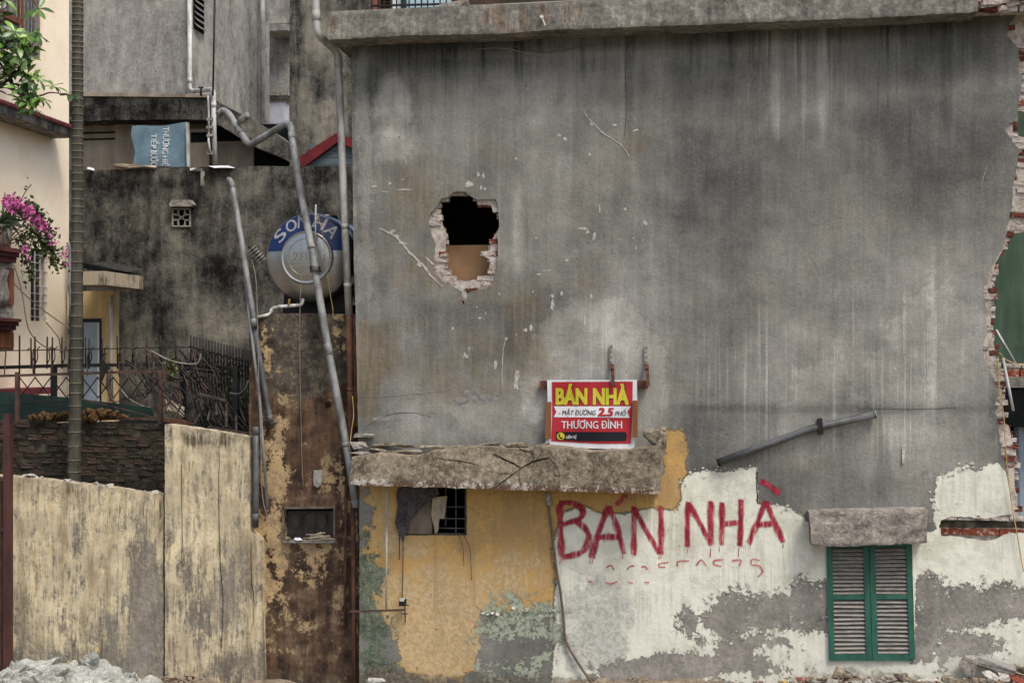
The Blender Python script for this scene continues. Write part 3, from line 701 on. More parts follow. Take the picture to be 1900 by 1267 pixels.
awn_top = [(653,847),(700,842),(760,848),(800,838),(850,832),(900,830),(960,835),(1000,828),(1040,831),(1100,838),(1180,835),(1215,828),(1227,812)]
awn_bot = [(648,897),(667,901),(760,903),(876,906),(977,910),(1100,913),(1222,916)]
def low(p):
    zb = np.interp(p[:, 0], [P(648, 0, -.45).x, P(1222, 0, -.45).x], [P(648, 897, -.45).z, P(1222, 916, -.45).z]); return np.clip(1-(p[:, 1]-zb)/.24, 0, 1)
awn = rough_block('window_canopy', awn_top, awn_bot, -.45, -.002, 220, 24, .004, .010, 6.0, M_awn, house, dict(low=low), freq=4.0)
def crack_line(pts, w, Y, parent, name='crack', mat=M_crack, k=5, flat=None):
    path = smooth_path([P(a, b, Y) for a, b in pts], k); m = MB(); vs = []; fs = []
    for i, p in enumerate(path):
        t = (path[min(i+1, len(path)-1)]-path[max(i-1, 0)]).normalized(); nrm = Vector((-t.z, 0, t.x))
        ww = w*(.35+.65*math.sin(math.pi*min(1, max(0, (i+.5)/len(path)))))*(.7+.6*abs(mn.noise(p*20)))
        j = Vector((mn.noise(p*25), 0, mn.noise(p*25+Vector((4, 4, 4)))))*.008
        vs += [p+nrm*ww/2+j, p-nrm*ww/2+j]
        if i: fs.append((2*i-2, 2*i, 2*i+1, 2*i-1))
    if callable(flat): vs = [Vector((v.x, flat(v.x, v.z), v.z)) for v in vs]
    elif flat: vs = [Vector((v.x, mn.fractal(Vector((v.x*1.1, v.z*1.1, 3.0)), 1.0, 2.0, 5)*.012-flat, v.z)) for v in vs]
    return m.add(vs, fs).build(name, mat, parent)
cq = lambda a, b: (640+a/2.97, 620+b/2.97)
for pl, w in [([(820,660),(870,685),(930,712),(970,738)], .022), ([(970,738),(1030,705),(1080,690),(1125,680)], .026), ([(970,738),(910,780),(860,820),(820,850)], .014), ([(500,680),(600,695),(680,705),(740,725)], .013),
              ([(965,740),(960,790),(970,830)], .008), ([(1130,690),(1165,730),(1185,790)], .01), ([(940,610),(980,640),(1030,650),(1040,690)], .014), ([(840,770),(890,765),(930,770)], .008)]:
    crack_line([cq(*p) for p in pl], w, -.45, awn, flat=lambda x, z: -.454+mn.fractal(Vector((x*4, z*4, 6.0)), 1.0, 2.0, 5)*.004)
# ragged stump of the broken canopy where it meets the wall
def chunk(seed, size, detail=2, amp=.12):
    rr = random.Random(seed); bm = bmesh.new()
    for _ in range(14): bm.verts.new(Vector((rr.uniform(-.5, .5)*size[0], rr.uniform(-.5, .5)*size[1], rr.uniform(-.5, .5)*size[2])))
    r = bmesh.ops.convex_hull(bm, input=bm.verts); bmesh.ops.delete(bm, geom=[e for e in r['geom_interior'] if isinstance(e, bmesh.types.BMVert)], context='VERTS')
    bmesh.ops.triangulate(bm, faces=bm.faces[:])
    for _ in range(detail): bmesh.ops.subdivide_edges(bm, edges=bm.edges[:], cuts=1, use_grid_fill=True)
    s = min(size)
    for v in bm.verts:
        q = v.co*(1.9/s)+Vector((seed*1.7, 0, 0)); v.co += v.co.normalized()*mn.fractal(q, .8, 2.1, 5)*s*amp
    bmesh.ops.recalc_face_normals(bm, faces=bm.faces)
    me = bpy.data.meshes.new('chunk'); bm.to_mesh(me); bm.free(); return me
def chunk_obj(name, seed, size, loc, mat, parent=None, detail=2, amp=.12, rot=None, **tags):
    me = chunk(seed, size, detail, amp); o = link(name, me, mat, parent, **tags)
    o.location = Vector(loc)-parent_world(parent); o.rotation_euler = rot or (0, 0, random.Random(seed).uniform(0, 6)); return o
for i, (px, py, w, h, Y) in enumerate([(1214,818,46,38,-.22),(1226,803,24,20,-.12),(1196,838,34,18,-.28),(668,826,32,11,-.08),(676,808,36,8,-.03),(668,840,40,6,-.22),(705,836,36,6,-.1),(750,837,70,5,-.12),(700,826,40,5,-.04),
      (800,831,60,8,-.1),(845,828,60,7,-.08),(905,824,50,7,-.06),(955,826,50,9,-.12),(985,836,40,9,-.3),(1010,826,30,8,-.1),(740,826,60,6,-.06),(880,834,60,6,-.16)]):
    s = S1(Y, px); chunk_obj('broken_concrete', 50+i, (w*s*1.1, .12, h*s*1.3), P(px, py, Y), M_awn if i not in (3, 4, 5) else M_lintel, house, 2, .14, rot=(0, random.Random(i).uniform(-.06, .06), 0))
lin_top = [(1502,950),(1560,948),(1640,946),(1721,945)]; lin_bot = [(1506,1012),(1560,1014),(1640,1011),(1720,1007)]
rough_block('window_lintel', lin_top, lin_bot, -.28, -.002, 90, 26, .012, .008, 9.0, M_lintel, house, freq=6.0)

# shutters
SQ = [(1533.5, 1010), (1691.5, 1008), (1698.5, 1225), (1538.7, 1225)]
def sq(u, v, Y=-.03):
    a = Vector(SQ[0]).lerp(Vector(SQ[1]), u); b = Vector(SQ[3]).lerp(Vector(SQ[2]), u); p = a.lerp(b, v); return P(p.x, p.y, Y)
def sbox(m, u0, u1, v0, v1, Y0, Y1): return m.prism([sq(u0, v0, Y0), sq(u1, v0, Y0), sq(u1, v1, Y0), sq(u0, v1, Y0)], (0, Y1-Y0, 0))
slatmesh = None
for li, (u0, u1) in enumerate(((0, .497), (.503, 1))):
    m = MB(); sw = .066
    sbox(m, u0, u0+sw, 0, 1, -.035, .01); sbox(m, u1-sw, u1, 0, .985 if li else 1, -.034, .011)
    shut = m.build('shutter', M_shut, house, label='left green louvred shutter leaf' if li == 0 else 'right green louvred shutter leaf')
    for v0, v1 in ((0, .03), (.435, .475), (.945, 1)):
        r_ = MB(); sbox(r_, u0+sw, u1-sw, v0, v1, -.028, .006); r_.build('rail', M_shut, shut)
    for v0, v1, n in ((.033, .432, 12), (.478, .942, 13)):
        for k in range(n):
            vc = v0+(v1-v0)*(k+.5)/n; a = sq(u0+sw-.004, vc, -.008); b = sq(u1-sw+.004, vc, -.008)
            # one tilted slat: lower edge forward
            hz = (sq(0, v0).z-sq(0, v1).z)/n*.36; dy = .017; th = .004
            sl_ = MB(); tl = rb.uniform(-.004, .004)
            vs = []
            for p, s_ in ((a, 1), (b, -1)):
                for (y, z) in ((-dy, -hz), (-dy, -hz+th*2.2), (dy, hz), (dy, hz-th*2.2)): vs.append((p.x, p.y+y, p.z+z+tl*s_))
            sl_.add(vs, [(0, 4, 5, 1), (1, 5, 6, 2), (2, 6, 7, 3), (3, 7, 4, 0), (0, 1, 2, 3), (4, 7, 6, 5)]).build('slat', M_slat, shut)
MB().prism([sq(-.02, 0, .08), sq(1.02, 0, .08), sq(1.02, 1, .08), sq(-.02, 1, .08)], (0, .02, 0)).build('slat_gap_shade', M_void, house)  # near-black sheet added behind the slats so their gaps look shaded

# small barred window under the canopy
m = MB()
for a, b in (((741, 895), (741, 991)), ((865, 895), (865, 992)), ((740, 990), (866, 991)), ((801, 895), (801, 990))): m.bar(P(*a, .05), P(*b, .05), .03)
sw_ = m.build('window_frame', simple('dark grey frame', (84, 78, 70), (58, 54, 50), .8), house)
for a, b in (((827, 895), (827, 975)), ((846, 895), (846, 990)), ((802, 940), (865, 940)), ((802, 961), (865, 962)), ((802, 979), (865, 980)), ((770, 895), (770, 990))):
    MB().bar(P(*a, .07), P(*b, .07), .012).build('window_bar', M_pvcdk, sw_)

# spray paint
def WY(x, z): return mn.fractal(Vector((x*1.1, z*1.1, 3.0)), 1.0, 2.0, 5)*.012      # relief of the house wall
def hug(p, off): return Vector((p.x, WY(p.x, p.z)-off, p.z))
def ribbon(m, eds, pts, w, Y, k=6, taper=False):
    path = smooth_path([P(a, b, Y) for a, b in pts], k); n0 = len(m.v); prof = [(-.5, 0), (-.29, .62), (0, 1), (.29, .62), (.5, 0)]; vs = []; fs = []
    L = len(path)
    for i, p in enumerate(path):
        t = (path[min(i+1, L-1)]-path[max(i-1, 0)]).normalized(); nn = Vector((-t.z, 0, t.x)); ww = w*(.72+.7*abs(mn.noise(p*5)))
        e = 1.0 if 0 < i < L-1 else 0.0
        for q, a in prof: vs.append(p+nn*q*ww); eds.append(a*e)
        if i:
            for j in range(4): fs.append(((i-1)*5+j, i*5+j, i*5+j+1, (i-1)*5+j+1))
    m.add([hug(v, -Y) for v in vs], fs)
gq = lambda a, b: (1020+a/4.13, 890+b/4.13)
def paint(name, strokes, w, mat, drips=(), y0=-.003, kind=None):
    m = MB(); eds = []
    for i, s_ in enumerate(strokes): ribbon(m, eds, [gq(*p) for p in s_], w, y0-.0008*i)
    for i, (a, b, l) in enumerate(drips): ribbon(m, eds, [gq(a, b), gq(a-2, b+l*.5), gq(a-5, b+l)], .016, y0-.005-.0005*i, 3)
    me_ = m.build(name, mat, house, kind=kind); at = me_.data.attributes.new('edge', 'FLOAT', 'POINT'); at.data.foreach_set('value', np.array(eds, np.float32))
GW = .112
paint('graffiti_letter', [[(75,175),(85,400),(92,605)], [(65,180),(150,175),(225,200),(255,250),(225,300),(150,325),(85,345)], [(205,318),(270,370),(300,430),(285,500),(240,555),(160,580),(88,592)]], GW, M_graf, [(82,590,60),(98,590,45)])
paint('graffiti_letter', [[(455,190),(400,330),(350,480),(318,608)], [(450,195),(500,320),(540,450),(572,575)], [(365,442),(440,435),(530,440)], [(585,105),(545,150),(510,200)]], GW, M_graf, [(312,600,45),(330,600,40),(560,570,40),(420,460,20)])
paint('graffiti_letter', [[(645,190),(645,400),(645,590)], [(640,205),(740,390),(855,580)], [(850,185),(855,400),(850,580)]], GW, M_graf, [(640,580,20),(840,575,30),(855,575,30)])
paint('graffiti_letter', [[(1062,155),(1055,340),(1055,525)], [(1060,170),(1150,330),(1245,512)], [(1235,150),(1235,330),(1242,500)]], GW, M_graf, [(1058,520,50),(1235,520,75)])
paint('graffiti_letter', [[(1320,160),(1320,340),(1315,510)], [(1465,135),(1465,330),(1455,520)], [(1310,342),(1400,330),(1475,325)]], GW, M_graf, [(1302,505,50),(1450,510,90)])
paint('graffiti_letter', [[(1660,150),(1590,330),(1520,500)], [(1655,155),(1720,320),(1795,490)], [(1595,345),(1650,340),(1710,335)], [(1608,5),(1680,40),(1762,110)]], GW, M_graf, [(1790,485,40),(1540,490,20)])
paint('faded_number_strokes', [[(430,672),(470,655),(492,690)], [(590,690),(620,660),(652,660)], [(700,665),(735,665),(747,690)], [(915,632),(845,640),(840,665),(890,668)], [(1075,620),(985,625),(980,664)], [(1120,660),(1160,612),(1202,660)],
      [(1340,610),(1265,618),(1260,645),(1320,662)], [(1390,620),(1465,615),(1450,660)], [(1618,618),(1550,610),(1550,650),(1600,655),(1632,700),(1590,745)], [(290,775),(330,785)], [(420,780),(470,795),(525,772)], [(600,782),(640,792)], [(720,785),(765,785)]], .032, M_graf_thin, kind='stuff')

# chips, scars and scratches knocked into the render
def chips(name, lst, mat, Y=-.003, seed=1):
    rr = random.Random(seed); m = MB()
    for px, py, w, h in lst:
        n = rr.randint(5, 8); pts = []
        for k in range(n):
            a = 2*math.pi*k/n+rr.uniform(-.25, .25); r_ = rr.uniform(.35, 1.25)
            q = P(px+math.cos(a)*w/2*r_, py+math.sin(a)*h/2*r_, 0); pts.append(hug(q, -Y))
        m.prism(pts, (0, .006, 0))
    return m.build(name, mat, house, kind='stuff')
rc = random.Random(5)
spots = [(887,325,7,13),(897,327,7,13),(872,341,18,10),(868,346,10,5),(892,348,6,9),(900,351,6,9),(693,346,16,5),(722,340,9,7),(748,333,8,4),(749,352,38,5),(713,356,17,3),(727,430,22,9),(735,438,14,7),(748,452,16,6),(780,490,14,9),
         (1038,251,11,7),(1048,257,9,11),(1098,232,9,9),(1142,232,12,6),(1178,242,13,6),(1095,287,6,9),(958,295,5,5),(1024,181,3,6),(977,166,3,7),(1083,425,28,6),(1090,430,10,7),(1102,437,9,17),(1197,413,9,13),(1113,388,5,22),(1160,388,7,7),
         (1052,482,8,6),(1000,509,14,5),(1016,502,18,3),(994,442,5,3),(864,549,7,18),(926,546,4,9),(989,541,4,5),(1024,549,9,7),(1026,565,8,26),(1042,545,6,10),(901,581,3,9),(975,612,10,9),(985,608,7,12),(958,621,3,4),(863,660,10,14),(871,648,7,9),
         (940,628,8,8),(919,675,7,18),(957,712,18,24),(960,700,12,30),(978,745,9,14),(1085,600,5,30),(1150,445,4,5),(1175,442,5,3),(1193,446,5,3),(1145,490,5,3),(1097,550,5,16),(1660,683,8,5),(1653,690,5,4),(1180,460,4,9),(1735,560,3,8),
         (890,590,7,4),(885,570,3,3),(840,610,7,9),(1745,497,3,3),(1500,630,10,3),(1240,640,4,3)]
chips('chipped_plaster', spots, M_chip)
chips('old_render_scar', [(880,728,66,30),(905,740,50,22),(850,742,40,16),(720,778,70,14),(800,770,50,12),(770,735,40,16)], M_scar, -.002, 3)
for pl, w, mt in [([(1083,203),(1090,218),(1104,232),(1120,248),(1140,260),(1158,275),(1170,296)], .018, M_chip), ([(705,424),(735,440),(760,468),(785,492),(800,512),(822,532)], .03, M_chip), ([(938,626),(934,650),(932,690),(933,725)], .012, M_chip),
                  ([(663,734),(720,735),(800,728),(840,722)], .008, M_scar), ([(790,478),(806,492)], .03, M_chip), ([(1820,345),(1826,325),(1832,305)], .014, M_scar), ([(760,575),(790,590),(791,650)], .01, M_scar)]:
    crack_line(pl, w, 0, house, 'scratch', mt, flat=.0045)

for pl, w, mt in [([(858,80),(900,84),(935,80),(965,90),(1005,97),(1040,95),(1075,88),(1105,86)], .014, M_line), ([(880,92),(930,90),(975,98),(1030,104),(1080,97)], .012, M_scar), ([(1162,58),(1160,130),(1163,200),(1158,260)], .012, M_line), ([(1108,290),(1150,330),(1190,380),(1230,430)], .005, M_scar),
                  ([(1600,757),(1700,759),(1780,756)], .008, M_line), ([(680,790),(720,770),(760,765),(800,772)], .008, M_line), ([(1405,868),(1404,900),(1406,934)], .014, M_crack),
                  ([(1500,360),(1502,440),(1508,520)], .004, M_scar), ([(1000,770),(1040,765),(1090,770)], .006, M_line)]:
    crack_line(pl, w, 0, house, 'hairline_crack', mt, flat=.004)
# lifted paint flakes along the torn paint edges
rf = random.Random(44); m = MB()
edges = [[(1264,905),(1290,876),(1405,867)], [(1440,938),(1490,957)], [(1735,960),(1735,890),(1780,868),(1850,862)], [(1300,1130),(1320,1105),(1370,1090),(1430,1100),(1490,1070),(1530,1080)], [(1700,1070),(1740,1062),(1790,1085),(1850,1075),(1895,1095)], [(1310,1190),(1400,1170),(1500,1168)], [(1740,1190),(1830,1155),(1895,1160)], [(900,1138),(960,1130),(1025,1130)]]
for pl in edges:
    for (a, b), (c, d) in zip(pl, pl[1:]):
        for _ in range(int(math.hypot(c-a, d-b)/9)+1):
            t = rf.random(); px, py = a+(c-a)*t+rf.gauss(0, 6), b+(d-b)*t+rf.gauss(0, 6); w = rf.uniform(2, 7); q = P(px, py); n = rf.randint(5, 7); tx, tz = rf.uniform(-.35, .35), rf.uniform(-.35, .35); sp_ = S1(0, px)
            pts = []
            for k in range(n):
                an = 2*math.pi*k/n+rf.uniform(-.3, .3); r_ = rf.uniform(.5, 1.1)*w*sp_/2*1.6; dx, dz = math.cos(an)*r_, math.sin(an)*r_*.8
                pts.append((q.x+dx, WY(q.x, q.z)-.006+dx*tx+dz*tz-abs(tx)*.01, q.z+dz))
            m.prism(pts, (0, .0025, 0))
m.build('paint_flakes', simple('lifted mint paint flake', (206, 206, 190), (170, 168, 152), .9, 0, 20, .12), house, kind='stuff')

# ------------------------------------------------------------------ things on the house wall
def text_mesh(s, shear=0.0):
    """glyph outlines filled by winding number, so overlapping contours stay clean"""
    cu = bpy.data.curves.new('t', 'FONT'); cu.body = s; cu.size = 1; cu.shear = shear; cu.resolution_u = 3; cu.fill_mode = 'NONE'
    o = bpy.data.objects.new('t', cu); C.objects.link(o); dg = bpy.context.evaluated_depsgraph_get()
    me = o.evaluated_get(dg).to_mesh(); pv = [Vector((v.co.x, v.co.y)) for v in me.vertices]; ed = [tuple(e.vertices) for e in me.edges]
    bpy.data.objects.remove(o); bpy.data.curves.remove(cu)
    nxt = {}
    for a, b in ed: nxt.setdefault(a, []).append(b); nxt.setdefault(b, []).append(a)
    loops = []; seen = set()
    for st_ in sorted(nxt):
        if st_ in seen: continue
        lp = [st_]; seen.add(st_); cur = min(nxt[st_]) if (st_+1) in nxt[st_] else nxt[st_][0]
        if (st_+1) in nxt[st_]: cur = st_+1
        while cur not in seen:
            lp.append(cur); seen.add(cur); c2 = [q for q in nxt[cur] if q not in seen]
            if not c2: break
            cur = c2[0]
        loops.append(lp)
    r = delaunay_2d_cdt(pv, ed, [], 0, 1e-6); vv = [(v.x, v.y) for v in r[0]]; fs = []
    L2 = [[(pv[i].x, pv[i].y) for i in lp] for lp in loops]
    for f in r[2]:
        cx_ = sum(vv[i][0] for i in f)/3; cy_ = sum(vv[i][1] for i in f)/3; w = 0
        for lp in L2:
            for (x0, y0), (x1, y1) in zip(lp, lp[1:]+lp[:1]):
                if (y0 > cy_) != (y1 > cy_) and cx_ < (x1-x0)*(cy_-y0)/(y1-y0)+x0: w += 1 if y1 > y0 else -1
        if w: fs.append(list(f))
    x0 = min(v[0] for v in vv); x1 = max(v[0] for v in vv); y0 = min(v[1] for v in vv); y1 = max(v[1] for v in vv)
    return [((x-x0)/(x1-x0), (y-y0)/(y1-y0)) for x, y in vv], fs, (x1-x0), (y1-y0)
def put_text(s, fn, mat, parent, bold=.03, shear=0.0, name='lettering'):
    """fn maps (u,v) in 0..1 (v up) to a 3-D point; heavier weight = a few slightly shifted copies"""
    vs, fs, w, h = text_mesh(s, shear); m = MB(); i = 0
    for dx in ((-1, 0, 1) if bold else (0,)):
        for dy in ((-.6, .6) if bold > .03 else (0,)):
            m.add([Vector(fn(u+dx*bold/w, v+dy*bold/h))+Vector((0, -.0004*i, 0)) for u, v in vs], fs); i += 1
    return m.build(name, mat, parent)

# sale banner
M_bwhite = simple('white banner vinyl', (214, 214, 213), (192, 192, 192), .45, 0, 6, .4)
M_bred = simple('red banner vinyl', (172, 32, 44), (148, 26, 36), .42, 0, 3, .45)
M_byel = simple('yellow print', (196, 184, 56), (180, 168, 48), .5, 0, 6, .3)
M_bblk = simple('black print', (22, 22, 30), (16, 16, 22), .5, 0, 6, .3)
M_shadow = simple('dark red print', (96, 20, 22), (84, 16, 18), .5, 0, 6, .3)
bq = lambda a, b: (990+a/5.76, 630+b/5.76)
BY = -.085
def bw(x, z): return .007*math.sin(x*9+z*3)+.006*math.sin(z*11-x*4)+.004*math.sin(x*31+z*7)*max(0, math.sin(z*5))
def bp(a, b, off): p = P(*bq(a, b), BY); return Vector((p.x, BY+bw(p.x, p.z)-off, p.z))
ban = thing('sale_banner', 'red and white house for sale banner with yellow headline hung on the grey wall', 'banner', P(1098, 833, -.05))
def blayer(name, pts, off, mat, sp=.03, th=.002):
    out = [(lambda p: (p.x, p.z))(P(*bq(*p), BY)) for p in pts]
    return sheet(name, rough2(out, .03, 0, 0), [], BY-off, th, sp, {}, mat, ban, relief=bw)
blayer('vinyl_sheet', [(145,430),(1105,428),(1108,640),(1100,900),(1088,1055),(1075,1150),(1040,1168),(900,1168),(560,1162),(300,1130),(120,1115),(140,1062),(185,1055),(150,700)], 0, M_bwhite)
blayer('red_panel', [(196,452),(1060,448),(1058,700),(1045,1000),(1040,1112),(700,1112),(450,1100),(190,1085),(200,800)], .004, M_bred)
blayer('white_ribbon', [(215,712),(1042,712),(1000,772),(1028,835),(620,830),(215,828),(245,770)], .008, M_bwhite)
blayer('contact_strip', [(240,985),(985,985),(1000,1030),(985,1085),(490,1085),(240,1065)], .008, M_bblk)
def btext(s, x0, y0, x1, y1, off, mat, bold=.03, shear=0.0): return put_text(s, lambda u, v: bp(x0+(x1-x0)*u, y1+(y0-y1)*v, off), mat, ban, bold, shear)
btext('BÁN NHÀ', 253, 484, 1018, 696, .0085, M_shadow, .05); btext('BÁN NHÀ', 245, 478, 1010, 690, .013, M_byel, .05)
btext('- MẶT ĐƯỜNG', 270, 736, 668, 820, .013, M_bblk, .018, .2); btext('2.5', 690, 730, 852, 815, .013, M_bred, .05, .2); btext('PHỐ', 872, 738, 990, 812, .013, M_bblk, .018, .2)
btext('THƯƠNG ĐÌNH', 300, 848, 945, 950, .009, M_bwhite, .022); btext('LIÊN HỆ', 347, 1012, 462, 1066, .013, M_bwhite, .03, .2)
m = MB(); ctr = [bp(292+42*math.cos(2*math.pi*k/20), 1031+40*math.sin(2*math.pi*k/20), .013) for k in range(20)]; m.add(ctr, [list(range(20))]); m.build('phone_symbol', M_byel, ban)
m = MB(); ps = [(268,1008),(280,1003),(287,1020),(279,1026),(292,1044),(302,1040),(314,1050),(306,1060),(288,1056),(272,1036)]; m.add([bp(a, b, .016) for a, b in ps], [list(range(len(ps)))]); m.build('phone_receiver', M_bblk, ban)
for a, b in (((132,665),(190,1060)), ((1060,650),(1116,1045))):
    MB().prism([P(*bq(a[0], a[1]), -.125), P(*bq(b[0], a[1]), -.125), P(*bq(b[0]-6, b[1]), -.125), P(*bq(a[0]-6, b[1]), -.125)], (0, .02, 0)).build('wooden_batten', M_plankbr, ban)
MB().prism([P(*bq(66, 440), -.06), P(*bq(1222, 438), -.06), P(*bq(1222, 525), -.06), P(*bq(66, 530), -.06)], (0, .03, 0)).build('mounting_bar', M_rust, ban)
for px, lab in ((1134, 'rusty perforated steel bracket screwed above the banner headline'), (1198.5, 'rusty perforated steel bracket screwed right of the banner corner')):
    b = thing('wall_bracket', lab, 'bracket', P(px, 720, 0), 'brackets above the banner')
    MB().bar(P(px, 640, -.025), P(px+.5, 678, -.025), .035, .03).build('perforated_strip', M_steelgal, b)
    for k in range(4):
        c = P(px+(-1)**k*.8, 645+k*9, -.0415); MB().tube([c, c+Vector((0, .003, 0))], .0075, 8).build('bolt_hole', M_crack, b)
    MB().bar(P(px+2, 676, -.05), P(px+4, 716, -.14), .04, .012).build('bent_arm', M_rust, b)
    MB().bar(P(px-1, 676, -.03), P(px+1, 685, -.09), .035, .02).build('rusty_joint', M_rust, b)

# loose conduit across the wall
t = thing('loose_pipe', 'grey plastic pipe fixed slantwise across the wall above the shuttered window', 'pipe', P(1478, 815, -.05))
pth = [P(1332, 858, -.07), P(1420, 826, -.065), P(1496, 798, -.06), P(1503, 796, -.06), P(1510, 794, -.06), P(1624, 769, -.08)]
MB().tube(pth, .042, 14).build('pipe_tube', M_pvcdk, t); MB().tube([pth[-1], pth[-1]+Vector((.012, 0, .003))], .046, 14).build('pipe_rim', M_pvc, t)
MB().tube([P(1331, 858.5, -.071), P(1335, 857, -.07)], .043, 14).build('pipe_rim', M_crack, t)
MB().bar(P(1521, 776, -.06), P(1523, 806, -.06), .05, .105).build('clip', M_iron, t)
MB().prism([P(1673, 828, -.01), P(1679, 826, -.01), P(1679, 858, -.03), P(1674, 860, -.03)], (0, .012, 0)).build('torn_paint_flap', M_chip, house)
# thin white conduit and iron perch at the left
t = thing('thin_conduit', 'thin white conduit hanging from the cracked canopy beside the small barred window', 'conduit', P(717, 1130, -.12))
MB().tube([P(718, 903, -.12), P(716.5, 1131, -.12)], .013, 8).build('conduit_tube', M_pvcw, t)
MB().bar(P(649, 1134, -.12), P(751, 1131, -.12), .022).build('cross_bar', M_ironbr, t); MB().bar(P(751, 1119, -.12), P(752, 1155, -.12), .012).build('hook', M_iron, t)
MB().bar(P(745, 1123, -.12), P(759, 1122, -.12), .01).build('hook', M_iron, t); MB().bar(P(745, 1138, -.12), P(757, 1138, -.12), .01).build('hook', M_iron, t)
MB().prism([P(740, 1113, -.12), P(752, 1112, -.12), P(752, 1124, -.12), P(740, 1124, -.12)], (0, .06, 0)).build('junction_box', M_iron, t)
MB().prism([P(741, 1111, -.121), P(749, 1110, -.121), P(750, 1115, -.121), P(741, 1115, -.121)], (0, .05, 0)).build('junction_cap', M_pvcw, t)
M_cable = simple('grey cable', (112, 98, 84), (80, 70, 60), .7)
t = thing('hanging_cable', 'grey brown cable running down the wall between yellow and white paint', 'cable', P(1095, 1262, -.04))
MB().tube(smooth_path([P(1014, 918, -.04), P(1024, 985, -.03), P(1031, 1045, -.035), P(1040, 1100, -.035), P(1046, 1150, -.03), P(1050, 1188, -.035), P(1070, 1225, -.05), P(1097, 1265, -.08)], 5), .015, 7).build('cable_run', M_cable, t)
MB().prism([P(1010, 916, -.05), P(1019, 916, -.05), P(1023, 936, -.06), P(1016, 938, -.06)], (0, .03, 0)).build('lamp_holder', M_steelgal, t)
for i, pl in enumerate([[(748,995),(747.5,1060),(746,1112)], [(741,990),(741,1038)], [(858,990),(862,996),(872,1020),(875,1076)], [(850,992),(858,1010),(861,1050)]]):
    tw = thing('dangling_wire', ['long thin black wire from the torn cloth down to the junction box', 'short black wire hanging below the torn cloth', 'thin dark wire curving out of the barred window corner', 'short dark wire below the barred window sill'][i], 'wire', P(*pl[-1], -.04))
    MB().tube(smooth_path([P(a, b, -.04) for a, b in pl], 4), .0055 if i < 2 else .0035, 5).build('wire_strand', M_iron, tw)
# torn cloths in the little window
def m_cloth(g):
    d = g.vor(38, feature='F1'); n = g.noise(6, 5, .6)
    c = g.mix(g.ss(d, .35, .3)*.6, g.mix(g.ss(n, .35, .65), (56, 53, 57), (76, 72, 74)), (108, 104, 104)); return dict(c=c, r=.95, s=.1, h=n, hs=.4, hd=.01)
M_cloth = material('dark dotted cloth', m_cloth)
M_tarp = simple('dusty grey tarpaulin', (122, 112, 98), (92, 84, 74), .85, 0, 5, .15, bump=.5)
M_cloth2 = simple('pale beige rag', (172, 158, 136), (140, 128, 110), .9, 0, 6, .15, bump=.5)
def cloth(name, pts, Y, mat, label, fx=26, amp=.012):
    sheet(name, rough2(xz(pts, Y), .02, .004, 3, 14), [], Y, .003, .02, {}, mat, None, relief=lambda x, z: amp*math.sin(x*fx+z*14)+amp*.7*math.sin(x*fx*2.3-z*9), label=label, cat='cloth')
cloth('torn_curtain', [(739,904),(812,904),(816,916),(790,934),(772,950),(760,968),(754,985),(750,1003),(745,1000),(739,985),(733,968),(737,940),(735,920)], -.05, M_cloth, 'dark dotted torn curtain hanging at the left of the small barred window')
cloth('tarpaulin_sheet', [(750,990),(758,970),(775,948),(800,925),(801,990)], .02, M_tarp, 'dusty grey tarpaulin stretched behind the torn curtain in the small window', 16, .006)
cloth('beige_rag', [(803,922),(829,920),(827,945),(824,962),(815,962),(813,985),(808,990),(803,970),(800,955)], -.0, M_cloth2, 'pale beige rag snagged on the small window bars', 40, .008)

# ------------------------------------------------------------------ brown outhouse with the tank
out = thing('brown_outhouse', 'narrow brown stained outhouse with flaking yellow paint under the water tank', 'outhouse', (P(565, 900, .3).x, .3, 0))
OY = .3
ow = [(527,943),(620,943),(620,1003),(527,1003)]
flk = blobs([(492,650,22,50,.5),(505,850,32,90,.5),(520,980,26,60,.42),(500,1030,40,90,.42),(590,1010,40,20,.6),(575,1050,40,45,.55),(615,880,30,40,.4),(640,960,14,300,.3),(520,890,40,30,.35),(630,620,14,60,.42),(660,1050,6,200,.45),(545,700,60,60,.05),(500,1110,40,100,.3),(560,1160,30,30,.35),(625,1100,20,40,.25),(480,1100,12,200,.6),(525,780,12,70,.45)], OY)
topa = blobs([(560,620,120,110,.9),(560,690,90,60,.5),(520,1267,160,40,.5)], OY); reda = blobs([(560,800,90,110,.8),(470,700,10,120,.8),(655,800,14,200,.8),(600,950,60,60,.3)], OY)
sheet('wall', rough2(xz([(462,583),(560,581),(668,583),(672,1310),(462,1310)], OY), .06, .006, 4, 7), [xz(ow, OY)], OY, .12, .045, dict(flk=flk, top=topa, red=reda), M_brown, out, relief=.02)
MB().box((P(464, 0, OY).x, OY+.125, 0), (P(672, 0, OY).x, 2.6, P(560, 586, OY).z)).build('wall_block', M_void, out)
MB().prism([P(533, 948, .41), P(619, 948, .41), P(619, 1000, .41), P(533, 1000, .41)], (0, .01, 0)).build('window_pane', simple('grimy glass', (70, 66, 62), (50, 48, 46), .3, 0, 4, .4), out)
wf = MB()
for a, b in (((524, 942), (623, 941)), ((526, 940), (526, 1004)), ((621, 942), (621, 1003))): wf.bar(P(*a, .29), P(*b, .29), .024, .04)
wf = wf.build('window_frame', simple('greyish window trim', (108, 98, 86), (76, 68, 60), .85), out)
for cx_, sgn in ((548, 1), (572, -1), (596, 1)):
    arc = [P(cx_+10*math.cos(a*.5)*sgn, 966+16*math.sin(a*.5), .36) for a in range(-4, 5)]; MB().tube(arc, .006, 5).build('grille_curl', M_iron, wf)
    arc = [P(cx_-6*sgn+7*math.cos(a*.6)*sgn, 985+8*math.sin(a*.6), .36) for a in range(-4, 5)]; MB().tube(arc, .006, 5).build('grille_curl', M_iron, wf)
